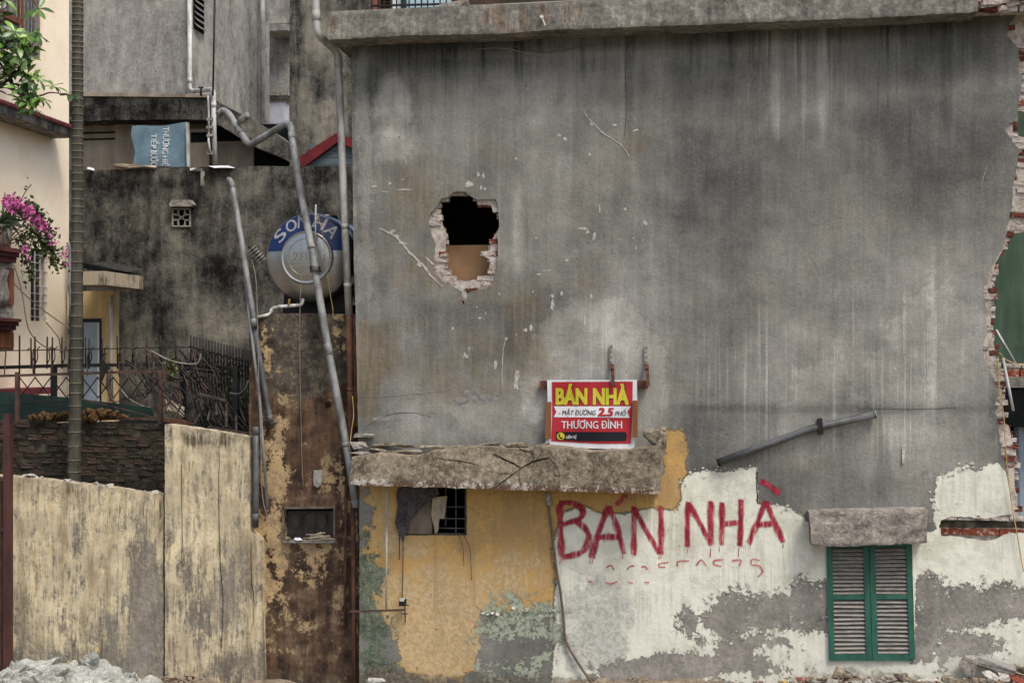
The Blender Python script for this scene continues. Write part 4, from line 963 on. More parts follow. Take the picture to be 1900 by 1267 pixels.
for xx in (560, 585, 607): MB().bar(P(xx, 946, .37), P(xx, 1000, .37), .008).build('grille_bar', M_iron, wf)
t = thing('rubbish_on_sill', 'pale twigs and paper scraps lying on the small outhouse window sill', 'debris', P(570, 1004, .25))
rr = random.Random(4)
chunk_obj('paper_scrap', 301, (.13, .06, .05), P(534, 998, .25), M_cloth2, t, 1); chunk_obj('paper_scrap', 302, (.16, .06, .04), P(553, 1000, .25), M_bwhite, t, 1)
for k in range(9):
    a = P(rr.uniform(560, 590), rr.uniform(990, 1003), .24); b = P(rr.uniform(590, 625), rr.uniform(985, 1003), .22); MB().tube([a, a.lerp(b, .5)+Vector((0, 0, rr.uniform(-.02, .05))), b], .006, 5).build('twig', M_cloth2, t)
MB().bar(P(527, 1004, .27), P(622, 1004, .27), .03, .06).build('sill', M_scar, out)
MB().prism([P(655, 582, .12), P(667, 582, .12), P(667, 790, .12), P(657, 790, .12)], (0, .16, 0)).build('corner_strip', M_rustpipe, out)
MB().tube([P(642, 900, .2), P(640, 1165, .2)], .02, 6).build('iron_strip', M_rustpipe, out)
MB().tube([P(655, 930, .1), P(657, 1200, .12), P(660, 1300, .1)], .03, 6).build('iron_strip', M_streak if False else M_rustpipe, out)
c = P(592, 888, .27); chunk_obj('cement_patch', 310, (.19, .06, .24), c, M_scar, out, 2, rot=(0, 0, 0)); c = P(608, 750, .27); MB().tube([c, c+Vector((0, .02, 0))], .035, 12).build('pipe_hole', M_crack, out)

# water tank
M_wirep = simple('pale dusty wire', (138, 128, 112), (104, 96, 84), .8)
M_steel = material('brushed tank steel', lambda g: dict(c=g.mix(g.noise(1, 5, .6, (2, 2, 30)), (150, 147, 141), (190, 187, 180)), r=g.noise(3, 4, .6)*.3+.2, m=.95, s=.5, h=g.noise(1, 3, .5, (3, 3, 60)), hs=.06, hd=.002))
M_blue = simple('blue tank band', (24, 46, 96), (18, 36, 78), .42, 0, 4, .4, bump=.1)
M_tlet = simple('silver white lettering', (178, 176, 170), (146, 144, 138), .5, .1, 6, .4)
TY = .5; tc = P(567, 477, TY); TR = 83*S1(TY, 567)
tank = thing('water_tank', 'round stainless steel water tank with blue band lying on the brown outhouse', 'water tank', (tc.x, TY+.9, P(567, 582, OY).z))
def dome(r): return TY + .16*(r/TR)**2.4 + (.05 if r > TR*.97 else 0)       # y of the end cap at radius r
m = MB(); NS = 72; prof = [(r*TR, dome(r*TR)) for r in (0.001, .1, .2, .3, .4, .5, .548, .55, .57, .572, .62, .7, .78, .86, .92, .96, .985)]
prof[6:10] = [(.545*TR, dome(.545*TR)), (.55*TR, dome(.55*TR)-.006), (.565*TR, dome(.565*TR)-.006), (.572*TR, dome(.572*TR))]
prof += [(TR, dome(TR*.985)+.06), (TR*.985, dome(TR*.985)+.075), (TR*.985, TY+.6), (TR, TY+.62), (TR*.985, TY+.64), (TR*.985, TY+1.7), (TR*.5, TY+1.85), (.001, TY+1.9)]
vs = [(tc.x+r*math.cos(2*math.pi*k/NS), y, tc.z+r*math.sin(2*math.pi*k/NS)) for r, y in prof for k in range(NS)]
fs = [(i*NS+k, i*NS+(k+1) % NS, (i+1)*NS+(k+1) % NS, (i+1)*NS+k) for i in range(len(prof)-1) for k in range(NS)]
m.add(vs, fs, True).build('tank_body', M_steel, tank)
m = MB(); vs = []; fs = []; nr = 10; a0, a1 = math.radians(9), math.radians(171); na = 60
for i in range(nr+1):
    for k in range(na+1):
        a = a0+(a1-a0)*k/na; r = TR*(.578+(.985-.578)*i/nr)
        z = max(r*math.sin(a), .09*TR*1.6); x = math.copysign(math.sqrt(max(r*r-z*z, 0)), math.cos(a)); vs.append((tc.x+x, dome(math.hypot(x, z))-.004, tc.z+z))
for i in range(nr):
    for k in range(na): fs.append((i*(na+1)+k, i*(na+1)+k+1, (i+1)*(na+1)+k+1, (i+1)*(na+1)+k))
m.add(vs, fs, True).build('blue_band', M_blue, tank)
for ch, deg in (('S', 142), ('O', 118), ('N', 97), ('H', 70), ('A', 46)):
    a = math.radians(deg); r0 = TR*.78; hh = TR*.27; ww = TR*.25
    def fn(u, v, a=a, hh=hh, ww=ww):
        rad = r0-.125*TR+v*hh; tg = (u-.5)*ww
        x = rad*math.cos(a)+tg*math.sin(a); z = rad*math.sin(a)-tg*math.cos(a); return (tc.x+x, dome(math.hypot(x, z))-.008, tc.z+z)
    put_text(ch, fn, M_tlet, tank, .02)
put_text('SON HA', lambda u, v: (tc.x+(u-.5)*TR*.62, dome(TR*.1)-.008, tc.z-.04*TR+v*TR*.16), M_steel, tank, .04, name='embossed_lettering')
for rr_ in (.40,): MB().tube([(tc.x+rr_*TR*math.cos(q*math.pi/24), dome(rr_*TR)-.002, tc.z+rr_*TR*math.sin(q*math.pi/24)) for q in range(-50, 3)], .0035, 6).build('embossed_ring', M_steel, tank)
zt = P(567, 583, OY).z
for yy in (TY+.3, TY+1.4):
    MB().prism([(tc.x-TR*.7, yy, zt), (tc.x+TR*.85, yy, zt), (tc.x+TR*.8, yy, tc.z-TR*.62), (tc.x+TR*.4, yy, tc.z-TR*.95), (tc.x-TR*.4, yy, tc.z-TR*.95), (tc.x-TR*.65, yy, tc.z-TR*.75)], (0, .06, 0)).build('stand_leg', M_iron, tank)
MB().tube([(tc.x, TY+.9, tc.z+TR*.97), (tc.x, TY+.9, tc.z+TR*1.06)], .16, 20).build('tank_lid', M_steel, tank)
def pipe(name, label, pts, r, mat, Y=None, joints=(), n=12, cat='pipe', k=5, grp=None, bends=True):
    """pts: (px,py,Y); joints: indices of points that get a coupling sleeve"""
    p3 = [P(a, b, y) for a, b, y in pts]; t = thing(name, label, cat, p3[-1], grp)
    path = [p3[0]]
    for i in range(1, len(p3)-1):                       # round the corners a little
        a, b, c = p3[i-1], p3[i], p3[i+1]; d1 = min(r*1.6, (b-a).length*.4); d2 = min(r*1.6, (c-b).length*.4)
        q0 = b+(a-b).normalized()*d1; q1 = b+(c-b).normalized()*d2
        path += [q0, q0.lerp(b, .5).lerp(b.lerp(q1, .5), .5), q1]
    path.append(p3[-1]); MB().tube(path, r, n).build('pipe_tube', mat, t)
    for px, py, y, ax in joints:
        c = P(px, py, y); best = min(range(len(p3)-1), key=lambda i: ((p3[i]+p3[i+1])/2-c).length if False else (lambda ab, ac: (ac-ab*max(0, min(1, ac.dot(ab)/max(ab.dot(ab), 1e-9)))).length)(p3[i+1]-p3[i], c-p3[i]))
        d = (p3[best+1]-p3[best]).normalized(); ab = p3[best+1]-p3[best]; c = p3[best]+ab*max(0, min(1, (c-p3[best]).dot(ab)/ab.dot(ab)))
        MB().tube([c-d*ax/2, c-d*ax/2*.98, c+d*ax/2*.98, c+d*ax/2], [r*1.0, r*1.09, r*1.09, r*1.0], n).build('coupling', mat, t)
    return t
pipe('downpipe', 'tall pale grey downpipe running from the roof slab past the tank', [(584,-30,-.2),(588,55,-.2),(595,70,-.2),(622,93,.05),(627,108,.1),(634,270,.12),(641,440,.14),(648,585,.16)], .046, M_pvcd, joints=[(587,30,-.2,.12),(627,115,.1,.14),(640,420,.13,.06),(645,530,.15,.06)])
pipe('rusty_downpipe', 'rust brown lower downpipe between outhouse and grey wall', [(648,586,.16),(650,700,.16),(650,800,.18),(650,890,.2)], .044, M_rustpipe, joints=[(650,722,.16,.04)])
pp = pipe('slanting_pipe', 'long grey drain pipe slanting across the tank down to the cracked canopy', [(404,214,1.6),(413,204,1.6),(424,210,1.55),(462,271,1.4),(533,228,1.2),(540,236,1.1),(546,290,.9),(577,455,.25),(608,642,.12),(638,800,.1),(650,872,.08),(661,941,.06)], .045, M_pvc,
     joints=[(439,235,1.5,.1),(447,248,1.5,.05),(540,250,1.0,.1),(577,458,.25,.05),(607,648,.12,.14),(640,825,.1,.05),(659,932,.06,.06)])
MB().tube([P(444, 226, 1.47), P(460, 214, 1.4), P(459, 220, 1.4)], .045, 10).build('branch_socket', M_pvcd, pp)
pipe('thin_slanting_pipe', 'slim grey pipe with open elbow leaning left of the tank', [(424,333,.6),(430,337,.5),(447,440,.35),(466,560,.2),(473,606,.18)], .034, M_pvc, joints=[(431,345,.5,.07),(471,597,.18,.08)])
pipe('thin_overflow_pipe', 'very thin light pipe running down the outhouse edge past the yellow wall', [(455,508,.3),(463,590,.2),(482,745,.2),(488,830,.2),(497,945,.2)], .019, M_pvc, n=8)
pipe('short_grey_pipe', 'short grey pipe leaning on the outhouse beside the iron fence', [(471,600,.22),(486,690,.22),(501,774,.22),(505,790,.24)], .032, M_pvcdk, joints=[(501,776,.22,.08)])
pipe('drain_stub', 'dark vertical drain pipe standing in the corner by the yellow wall', [(475,793,.18),(475,900,.18),(474,978,.18)], .038, M_pvcdk, joints=[(475,799,.18,.1),(474,960,.18,.1)])
t = pipe('tank_outlet_pipe', 'white outlet pipe with brass valve under the tank', [(562,556,.5),(560,566,.42),(520,569,.36),(504,572,.34),(502,583,.32),(476,589,.24)], .021, M_pvcw, joints=[(520,569,.36,.06),(503,578,.33,.05),(545,567,.4,.05)])
MB().bar(P(537, 555, .34), P(536, 567, .36), .022).build('valve_handle', simple('brass', (178, 148, 88), (140, 112, 64), .5, .5), t)
t = thing('dangling_wire', 'pale wire hanging down the middle of the brown outhouse from the tank', 'wire', P(563, 905, .26))
MB().tube(smooth_path([P(556, 440, .3), P(561, 480, .28), P(557, 560, .27), P(556, 640, .265), P(558, 760, .265), P(560, 850, .265), P(563, 905, .265)], 5), .0045, 5).build('wire_strand', M_wirep, t)
t = thing('dangling_wire', 'thin wire looping down the right face of the tank', 'wire', P(616, 590, .3))
MB().tube(smooth_path([P(588, 395, .42), P(598, 430, .42), P(604, 480, .42), P(612, 540, .4), P(618, 578, .3), P(616, 590, .3)], 5), .0045, 5).build('wire_strand', M_ywire, t)
t = thing('dangling_wire', 'yellow wire beside the foot of the slanting pipe', 'wire', P(651, 825, .02))
MB().tube(smooth_path([P(654, 735, .05), P(656, 770, .04), P(652, 800, .03), P(649, 828, .03)], 5), .006, 5).build('wire_strand', M_ywire, t)
t = thing('dangling_wire', 'pale cord hanging from the antenna down to the outhouse window', 'wire', P(527, 1000, .2))
MB().tube(smooth_path([P(467, 482, .2), P(475, 520, .17), P(478, 600, .15), P(480, 700, .15), P(484, 830, .16), P(487, 920, .18), P(500, 965, .2), P(527, 998, .22)], 5), .006, 5).build('wire_strand', M_wirep, t)
t = thing('float_rod', 'thin upright overflow pipe standing in front of the tank face', 'pipe', P(585, 455, .4))
MB().tube([P(578, 386, .55), P(586, 380, .5), P(585, 455, .45)], .012, 7).build('rod_tube', M_pvcw, t)
t = thing('tv_antenna', 'small comb shaped television antenna fixed left of the tank', 'antenna', P(476, 478, .3))
MB().bar(P(461, 457, .25), P(488, 487, .3), .03).build('boom', M_iron, t)
for k in range(6):
    f = .2+.15*k; c = P(461, 457, .25).lerp(P(488, 487, .3), f); MB().tube([c+Vector((-.055, -.02, -.045)), c+Vector((.055, -.02, .045))], .005, 5).build('element_rod', M_steelgal, t)
for q in range(3):
    c = P(582, 497+q*3, .2); 
t = thing('wire_tie', 'black wire wound round the slanting pipe in front of the tank', 'wire', P(585, 500, .15))
for q in range(3):
    c = P(584.5+q*.6, 496+q*4, .21); MB().tube([c+Vector((.062*math.cos(a*math.pi/6), .062*math.sin(a*math.pi/6), .012*math.sin(a))) for a in range(13)], .007, 5).build('wire_strand', M_iron, t)

# ------------------------------------------------------------------ yellow boundary walls
ya = thing('yellow_boundary_wall', 'low streaked yellow boundary wall with ragged top in front of the palm trunk', 'wall', (P(160, 1000, .2).x, .2, 0))
AY = .2
def top_blk(lst): return blobs(lst, AY)
sheet('wall', rough2(xz([(-90,1310),(-90,878),(22,884),(60,888),(110,893),(150,898),(200,904),(262,914),(303,917),(303,1310)], AY), .03, .008, 6, 10), [], AY, .2, .05,
      dict(yel=blobs([(70,1030,60,130,.16),(170,1040,90,110,.10),(100,1170,40,60,.14),(60,960,40,60,.10),(210,930,60,20,.1)], AY), gry=blobs([(270,1120,32,130,.6),(205,1160,18,26,.4),(150,1000,16,90,.2),(120,1240,200,40,.3),(40,1150,16,70,.3),(240,1220,60,50,.35)], AY),
           blk=blobs([(160,903,170,16,.45),(250,965,60,50,.55),(130,930,60,30,.15),(150,1090,12,50,.15),(300,1000,6,200,.4)], AY)), M_streak, ya, relief=.015)
yb = thing('yellow_boundary_wall', 'taller streaked yellow wall below the collapsed railings beside the brown outhouse', 'wall', (P(390, 1000, .15).x, .15, 0))
AY = .15
sheet('wall', rough2(xz([(306,1310),(306,787),(330,790),(400,800),(462,811),(464,985),(483,1002),(487,1310)], AY), .03, .006, 7, 10), [], AY, .22, .05,
      dict(yel=blobs([(380,900,90,110,.2),(330,1000,16,300,.14),(400,1040,70,70,.08),(450,1150,30,60,.1),(350,1210,30,40,.12)], AY), gry=blobs([(380,1120,60,70,.3),(440,1080,30,90,.3),(345,1040,14,60,.2),(440,1245,60,30,.5)], AY),
           blk=blobs([(390,808,90,24,.75),(370,840,70,36,.35),(309,1000,5,220,.5),(330,1130,12,60,.3),(400,900,6,90,.3),(430,1250,60,26,.35)], AY)), M_streak, yb, relief=.012)
for pl, w in [([(408,830),(406,900),(407,1000),(410,1060),(414,1110),(412,1170),(409,1210)], .012), ([(466,1000),(466,1060),(471,1110),(470,1160)], .012)]: crack_line(pl, w, .13, yb)
crack_line([(338,840),(337,900),(338,1000),(337,1060)], .01, .13, yb)
for k in range(16):
    rr = random.Random(90+k); px = rr.uniform(25, 300); s = rr.uniform(.04, .1) if k > 3 else rr.uniform(.1, .16)
    py = poly_at([(22,884),(60,888),(110,893),(150,898),(200,904),(262,914),(303,917)], px); 
    if k < 4: px = [48, 180, 205, 60][k]; py = poly_at([(22,884),(303,917)], px)
    q = P(px, py, .28); chunk_obj('plaster_crumb', 400+k, (s, s, s*.7), q+Vector((0, 0, s*.2)), M_chip, ya, 1)
# old brick wall behind the palm
bw_ = thing('old_brick_wall', 'dark weathered brick wall behind the palm trunk carrying the iron fence', 'wall', (P(150, 900, 1.0).x, 1.0, 0))
BWY = 1.0
btop = [(-90,776),(60,784),(150,785),(230,783),(306,784)]
x0, x1 = P(-85, 800, BWY).x, P(318, 800, BWY).x; zt = P(150, 785, BWY).z
MB().box((x0, BWY+.012, 0), (x1, BWY+.22, zt-.01)).build('wall_core', M_oldmortar, bw_)
rr = random.Random(21)
OB = [brick_mesh(60+i, chip=.14) for i in range(6)]
for m_ in OB: m_.materials.append(M_oldbrick)
row = 0; z = zt-.035
while z > P(150, 925, BWY).z:
    x = x0-(.1 if row % 2 else 0)
    while x < x1-.02:
        L = rr.uniform(.19, .24); Le = min(L, x1-x)
        if Le > .05 and x+Le > x0: brick(bw_, x+Le/2, BWY+.05+rr.uniform(-.012, .018), z+rr.uniform(-.005, .005), Le-.016, .1, rr.uniform(.054, .066), OB, rr.uniform(-.03, .03), tilt=rr.uniform(-.03, .03))
        x += L
    z -= .077; row += 1
# lumpy brown roll on the wall top
M_coir = simple('brown spongy fibre', (112, 86, 56), (58, 44, 28), .95, 0, 22, .1, bump=1, bd=.03)
def lumps(name, label, pts, Y, seed):
    rr = random.Random(seed); t = thing(name, label, 'fibre roll', P(sum(p[0] for p in pts)/len(pts), 786, Y)); m = MB()
    for px, py, r in pts:
        for _ in range(9):
            bm = bmesh.new(); s = S1(Y, px); rad = r*s*rr.uniform(.3, .6); bmesh.ops.create_icosphere(bm, subdivisions=3, radius=rad)
            c = P(px+rr.uniform(-r, r)*.8, py+rr.uniform(-r, r)*.5, Y+rr.uniform(-.06, .06))
            for v in bm.verts:
                q = v.co*22+Vector((px, py, seed)); v.co *= 1+.5*mn.fractal(q, .8, 2, 3)
            n0 = len(m.v); m.add([v.co+c for v in bm.verts], [[v.index for v in f.verts] for f in bm.faces], True); bm.free()
    m.build('fibre_mass', M_coir, t)
lumps('fibre_roll', 'lumpy brown fibre roll on the brick wall left of the palm trunk', [(64,775,9),(76,773,10),(90,773,10),(102,772,10),(115,771,9),(124,770,8)], 1.0, 1)
lumps('fibre_roll', 'larger lumpy brown fibre roll on the brick wall right of the palm trunk', [(157,768,10),(168,770,13),(180,771,14),(192,768,11),(203,767,9),(214,769,8),(226,772,6),(236,773,5)], 1.0, 2)
M_gsheet = simple('dark green sheet', (40, 62, 54), (28, 44, 40), .6, 0, 3, .3)
sheet('green_sheet', xz([(-90,722),(0,726),(130,738),(280,756),(285,772),(240,775),(0,790),(-90,790)], 1.35), [], 1.35, .02, .1, {}, M_gsheet, None, label='dark green sheet screen behind the iron fence', cat='screen')

# palm trunk
palm = thing('palm_tree', 'tall slim ringed palm trunk rising behind the yellow wall', 'palm', P(137, 905, .6)*1.0)
palm.location.z = 0
def m_palm(g):
    n = g.noise(1, 6, .65, (30, 30, 2)); n2 = g.noise(5, 5, .6, (1, 1, .6)); c = g.ramp(n*.5+n2*.5, [(.3, (42, 40, 35)), (.5, (63, 61, 53)), (.7, (88, 85, 73))]); return dict(c=c, r=.9, s=.2, h=n, hs=.5, hd=.006)
M_palm = material('palm bark', m_palm); M_ring = simple('pale ring scar', (122, 116, 98), (88, 82, 68), .9, 0, 20, .15)
ctl = [(-700,145,8.6),(-140,144,9.2),(0,144.2,9.4),(300,143.8,9.8),(600,142.7,10.1),(760,139.5,10.6),(895,137.3,11.3),(1300,136,12.5)]
def palm_at(py):
    for a, b in zip(ctl, ctl[1:]):
        if a[0] <= py <= b[0]: t = (py-a[0])/(b[0]-a[0]); return a[1]+(b[1]-a[1])*t, a[2]+(b[2]-a[2])*t
path = []; rad = []; rings = []; py = 1300.0; rr = random.Random(3)
while py > -640:
    x, r = palm_at(py); s = S1(.6, 140)
    step = max(10, min(30, 11+(py-150)*.018))*rr.uniform(.85, 1.2)
    for f, k in ((0, 1.0), (.06, 1.05), (.16, .985), (.6, .975), (.94, 1.0)):
        yy = py-step*f; x, r = palm_at(max(yy, -699)); path.append(P(x, yy, .6)); rad.append(r*s*k)
    rings.append(py-step*.04); py -= step
MB().tube(path, rad, 18).build('trunk', M_palm, palm)
m = MB()
for py in rings:
    x, r = palm_at(max(py, -699)); s = S1(.6, 140); c = P(x, py, .6); tl = rr.uniform(-.02, .02); m.tube([c+Vector((0, 0, -.006)), c+Vector((0, 0, .006))], r*s*1.065, 18, smooth=True)
m.build('ring_scars', M_ring, palm, kind='stuff')
fr = MB()
for k in range(9):                                              # crown, above the picture
    a = k*.7; b = P(145, -660, .6); pts = [b+Vector((math.cos(a)*t*1.2, math.sin(a)*t*1.2, 1.0*t-1.1*t*t)) for t in (0, .4, .8, 1.2, 1.6)]
    fr.tube(pts, [.03, .02, .015, .01, .005], 5)
    for j in range(22):
        t = .25+j*.06; p = b+Vector((math.cos(a)*t*1.2, math.sin(a)*t*1.2, 1.0*t-1.1*t*t))
        for sg in (-1, 1):
            d = Vector((-math.sin(a)*sg*.4+math.cos(a)*.2, math.cos(a)*sg*.4+math.sin(a)*.2, -.15)); w = Vector((math.cos(a), math.sin(a), 0))*.02
            fr.add([p-w, p+w, p+d], [(0, 1, 2)])
fr.build('crown', simple('palm frond', (84, 104, 52), (58, 76, 38), .7), palm, kind='stuff')

# iron gate post at the far left
gp = thing('gate_post', 'dark red brown iron gate post at the far left in front of the yellow wall', 'post', (P(15, 1230, -.3).x, -.3, 0))
MB().bar(P(15, 768, -.3), Vector((P(15, 1230, -.3).x, -.3, 0)), .085).build('post_tube', simple('dark red iron', (82, 50, 44), (54, 34, 32), .6, 0, 5, .35, (1, 1, .3)), gp)
MB().bar(P(-2, 885, -.3), Vector((P(-2, 1230, -.3).x, -.3, 0)), .07).build('post_tube', M_ironbr, gp)
for py in (885, 978): MB().bar(P(-40, py, -.3), P(10, py+4, -.3), .05).build('rail', M_ironbr, gp)

# ------------------------------------------------------------------ iron fences
fq = lambda a, b: (a/3.958, 600+b/3.958)
tq = lambda a, b: (220+a/6.333, 620+b/6.333)
FY, FY2 = 1.1, 2.4
ff = thing('iron_fence', 'rusty brown iron fence with bent spikes standing on the brick wall', 'fence', P(150, 785, FY))
MB().bar(P(-80, 700, FY), P(301, 688, FY), .035).build('rail', M_ironbr, ff)
MB().bar(P(-80, 783, FY), P(303, 775, FY), .03).build('rail', M_ironbr, ff)
for a, w in ((32.5, .05), (298, .05), (-60, .05)): MB().bar(P(a, 690, FY), P(a, 790, FY), w).build('post', M_ironbr, ff)
rr = random.Random(8)
for a in (8, 62, 96, 126, 162, 190, 221, 252, 282):
    tp = rr.uniform(646, 656); ln = rr.uniform(-4, 3); sg = rr.choice([-1, 1])
    pts = [P(a, 698, FY), P(a+ln*.5, 672, FY), P(a+ln, tp+6, FY-.02), P(a+ln+sg*3, tp, FY-.05), P(a+ln+sg*8, tp+2, FY-.08)] if rr.random() < .7 else [P(a, 698, FY), P(a+ln, tp-8, FY)]
    MB().tube(smooth_path(pts, 3), .009, 5).build('spike', M_ironbr, ff)
for a in (36, 64): MB().tube([P(a, 698, FY), P(a+.5, 625, FY)], .011, 5).build('spike', M_iron, ff)
for k in range(9):
    a = 36+k*29
    MB().bar(P(a, 700, FY+.01), P(a+30, 738, FY+.01), .012).build('lattice_bar', M_iron, ff); MB().bar(P(a+30, 699, FY+.03), P(a, 739, FY+.03), .012).build('lattice_bar', M_iron, ff)
MB().bar(P(0, 752, FY+.05), P(130, 745, FY+.05), .014).build('lattice_bar', M_iron, ff); MB().bar(P(36, 735, FY), P(128, 762, FY), .014).build('lattice_bar', M_iron, ff)
MB().bar(P(152, 765, FY), P(285, 725, FY), .012).build('lattice_bar', M_iron, ff); MB().bar(P(152, 740, FY), P(280, 772, FY), .014).build('lattice_bar', M_ironbr, ff)
fb = thing('iron_fence', 'black iron railing with tall straight spikes behind the brown fence', 'fence', P(330, 800, FY2))
MB().bar(P(-80, 684, FY2), P(130, 678, FY2), .05).build('rail', M_iron, fb); MB().bar(P(130, 678, FY2), P(330, 676, FY2), .05).build('rail', M_iron, fb)
yend = 5.2
MB().bar(P(330, 676, FY2), P(472, 689, .9), .05).build('rail', M_iron, fb); MB().bar(P(352, 643, FY2-.2), P(472, 676, .9), .02).build('rail', M_iron, fb)
MB().bar(P(340, 684, FY2), P(472, 700, .9), .03).build('rail', M_iron, fb); MB().bar(P(-60, 652, FY2), P(352, 644, FY2), .014).build('rail', M_iron, fb)
for a in (36, 58, 65, 87, 97, 115, 129, 159, 165, 190, 218, 246, 272, 297, 326):
    MB().tube([P(a, 684, FY2), P(a+rr.uniform(-1, 1), 625+rr.uniform(-3, 3), FY2)], .012, 5).build('spike', M_iron, fb)
    if rr.random() < .6: MB().tube(smooth_path([P(a, 676, FY2-.02), P(a+5, 664, FY2-.03), P(a+4, 650, FY2-.05), P(a+9, 643, FY2-.06)], 3), .008, 5).build('curl', M_iron, fb)
for k in range(21):
    f = k/20; a = 354+f*112; Yk = FY2+(.9-FY2)*f
    MB().tube([P(a, 682+f*14, Yk), P(a, 622+f*30, Yk)], .011, 5).build('spike', M_iron, fb)
    MB().tube(smooth_path([P(a, 684+f*12, Yk), P(a+2, 720+f*10, Yk-.05), P(a+12+rr.uniform(-2, 2), 760, Yk-.12), P(a+26, 800, Yk)], 3), .012, 5).build('lower_bar', M_iron, fb)
    if k % 2 == 0: MB().tube(smooth_path([P(a, 676+f*10, Yk), P(a+6, 662+f*14, Yk-.04), P(a+2, 650+f*22, Yk-.05), P(a+10, 646+f*24, Yk-.06)], 3), .008, 5).build('curl', M_iron, fb)
for a in (100, 340, 438): MB().bar(P(a, 678, FY2 if a < 350 else 1.2), P(a, 800, FY2 if a < 350 else 1.2), .07).build('post', M_iron, fb)
# collapsed railing frames
M_bent = simple('scorched bent iron', (84, 72, 62), (44, 38, 35), .75, .1, 10, .3, bump=.5)
c1 = thing('collapsed_railing', 'bent brown railing frame collapsed behind the corner fence post', 'railing', P(300, 790, .9))
for a, b, w in [((350,505),(470,525),.045), ((470,540),(720,610),.045), ((690,620),(760,760),.03), ((350,500),(450,760),.025), ((660,620),(530,930),.03), ((750,790),(660,1000),.03), ((360,520),(700,830),.018), ((520,590),(860,1040),.018), ((520,720),(850,1030),.02), ((540,830),(640,960),.018), ((440,560),(520,660),.02)]:
    MB().bar(P(*tq(*a), .9), P(*tq(*b), .85), w*.7).build('frame_bar', M_bent if w > .025 else M_iron, c1)
c2 = thing('collapsed_railing', 'twisted railing panel lying on top of the taller yellow wall', 'railing', P(420, 800, .3))
for a, b, w in [((890,770),(960,705),.05), ((960,705),(1270,780),.045), ((960,740),(985,890),.03), ((985,890),(900,1040),.03), ((1075,890),(1050,1010),.03), ((1050,1010),(1195,1225),.025), ((985,750),(1240,1100),.024), ((1155,770),(1155,950),.035), ((1270,790),(1268,1090),.04), ((1385,940),(1385,1140),.03), ((1060,1090),(1540,1170),.05), ((1280,800),(1545,1140),.018), ((1160,830),(1500,1130),.016), ((1160,950),(1330,1110),.02), ((720,620),(940,830),.02), ((800,800),(1240,1090),.018), ((1280,910),(1400,870),.012)]:
    MB().bar(P(*tq(*a), .42), P(*tq(*b), .38), w*.7).build('frame_bar', M_bent if w > .025 else M_iron, c2)
MB().prism([P(*tq(520, 990), .5), P(*tq(700, 1000), .5), P(*tq(880, 1060), .5), P(*tq(700, 1062), .5), P(*tq(520, 1020), .5)], (0, .1, 0)).build('frame_flange', M_rust, c2)
M_bent2 = simple('dull hose', (142, 136, 124), (100, 95, 86), .7)
t = thing('white_hose', 'pale plastic hose hooked over the iron railing', 'hose', P(370, 675, 1.5))
MB().tube(smooth_path([P(*tq(380, 195), 1.5), P(*tq(560, 290), 1.5), P(*tq(700, 335), 1.45), P(*tq(880, 352), 1.4), P(*tq(945, 320), 1.4), P(*tq(965, 230), 1.4)], 5), .012, 7).build('hose_run', M_bent2, t)
t = thing('white_hose', 'short curved pale pipe end hanging by the outhouse corner', 'hose', P(452, 728, .8))
MB().tube(smooth_path([P(*tq(1530, 540), .8), P(*tq(1490, 640), .8), P(*tq(1410, 700), .8), P(*tq(1310, 690), .8)], 5), .011, 7).build('hose_run', M_bent2, t)
rr = random.Random(31)
t = thing('cable_tangle', 'tangle of dead wires and bars caught between the two fences', 'cable', P(270, 700, 1.6))
for k in range(46):
    a = (rr.uniform(225, 400), rr.uniform(640, 690)); b = (a[0]+rr.uniform(10, 60), rr.uniform(690, 770)); mid = ((a[0]+b[0])/2+rr.uniform(-15, 15), (a[1]+b[1])/2+rr.uniform(-12, 20))
    MB().tube(smooth_path([P(*a, 1.6), P(*mid, 1.5), P(*b, 1.4)], 5), rr.choice([.007, .01, .012]), 5).build('dead_wire', rr.choice([M_bent, M_iron, M_ironbr]), t)
MB().tube(smooth_path([P(221, 718, 1.5), P(240, 740, 1.5), P(262, 752, 1.5), P(280, 757, 1.4)], 5), .012, 6).build('dead_wire', M_bent2, t)
t = thing('hanging_rag', 'grey rag hanging over the brown fence rail right of the palm', 'cloth', P(203, 720, 1.05))
MB().tube(smooth_path([P(209, 687, 1.03), P(203, 695, 1.02), P(201, 715, 1.02), P(205, 735, 1.03), P(214, 748, 1.04)], 4), [.02]*4+[.03]*5+[.02]*7+[.01], 7).build('rag_fold', M_bent, t)
MB().prism([P(188, 664, 1.0), P(204, 683, 1.0), P(196, 690, 1.0), P(187, 712, 1.0), P(186, 690, 1.0)], (0, .015, 0)).build('rag_flap', M_iron, t)
chunk_obj('pale_block', 501, (.3, .15, .28), P(*tq(670, 880), 1.0), M_cream_block if 'M_cream_block' in globals() else M_cloth2, None, 1, label='pale broken block resting behind the collapsed railing', cat='block')
# creeper leaves behind the railing
m = MB(); rr = random.Random(14)
for k in range(320):
    px = rr.choice([rr.gauss(455, 9), rr.gauss(430, 6), rr.gauss(318, 5)]); py = rr.gauss(735, 22) if px > 400 else rr.gauss(690, 10)
    c = P(px, py, 2.0+rr.uniform(-.2, .2)); u = Vector((rr.uniform(-1, 1), rr.uniform(-1, 1), rr.uniform(-1, 1))).normalized()*.045; v = u.cross(Vector((rr.uniform(-1, 1), rr.uniform(-1, 1), rr.uniform(-1, 1)))).normalized()*.025
    m.add([c-u, c+v, c+u, c-v], [(0, 1, 2, 3)])
m.build('creeper', simple('creeper leaf', (96, 112, 48), (58, 74, 32), .6, 0, 6, .3), None, label='sparse green creeper growing behind the black railing', cat='plant', kind='stuff')
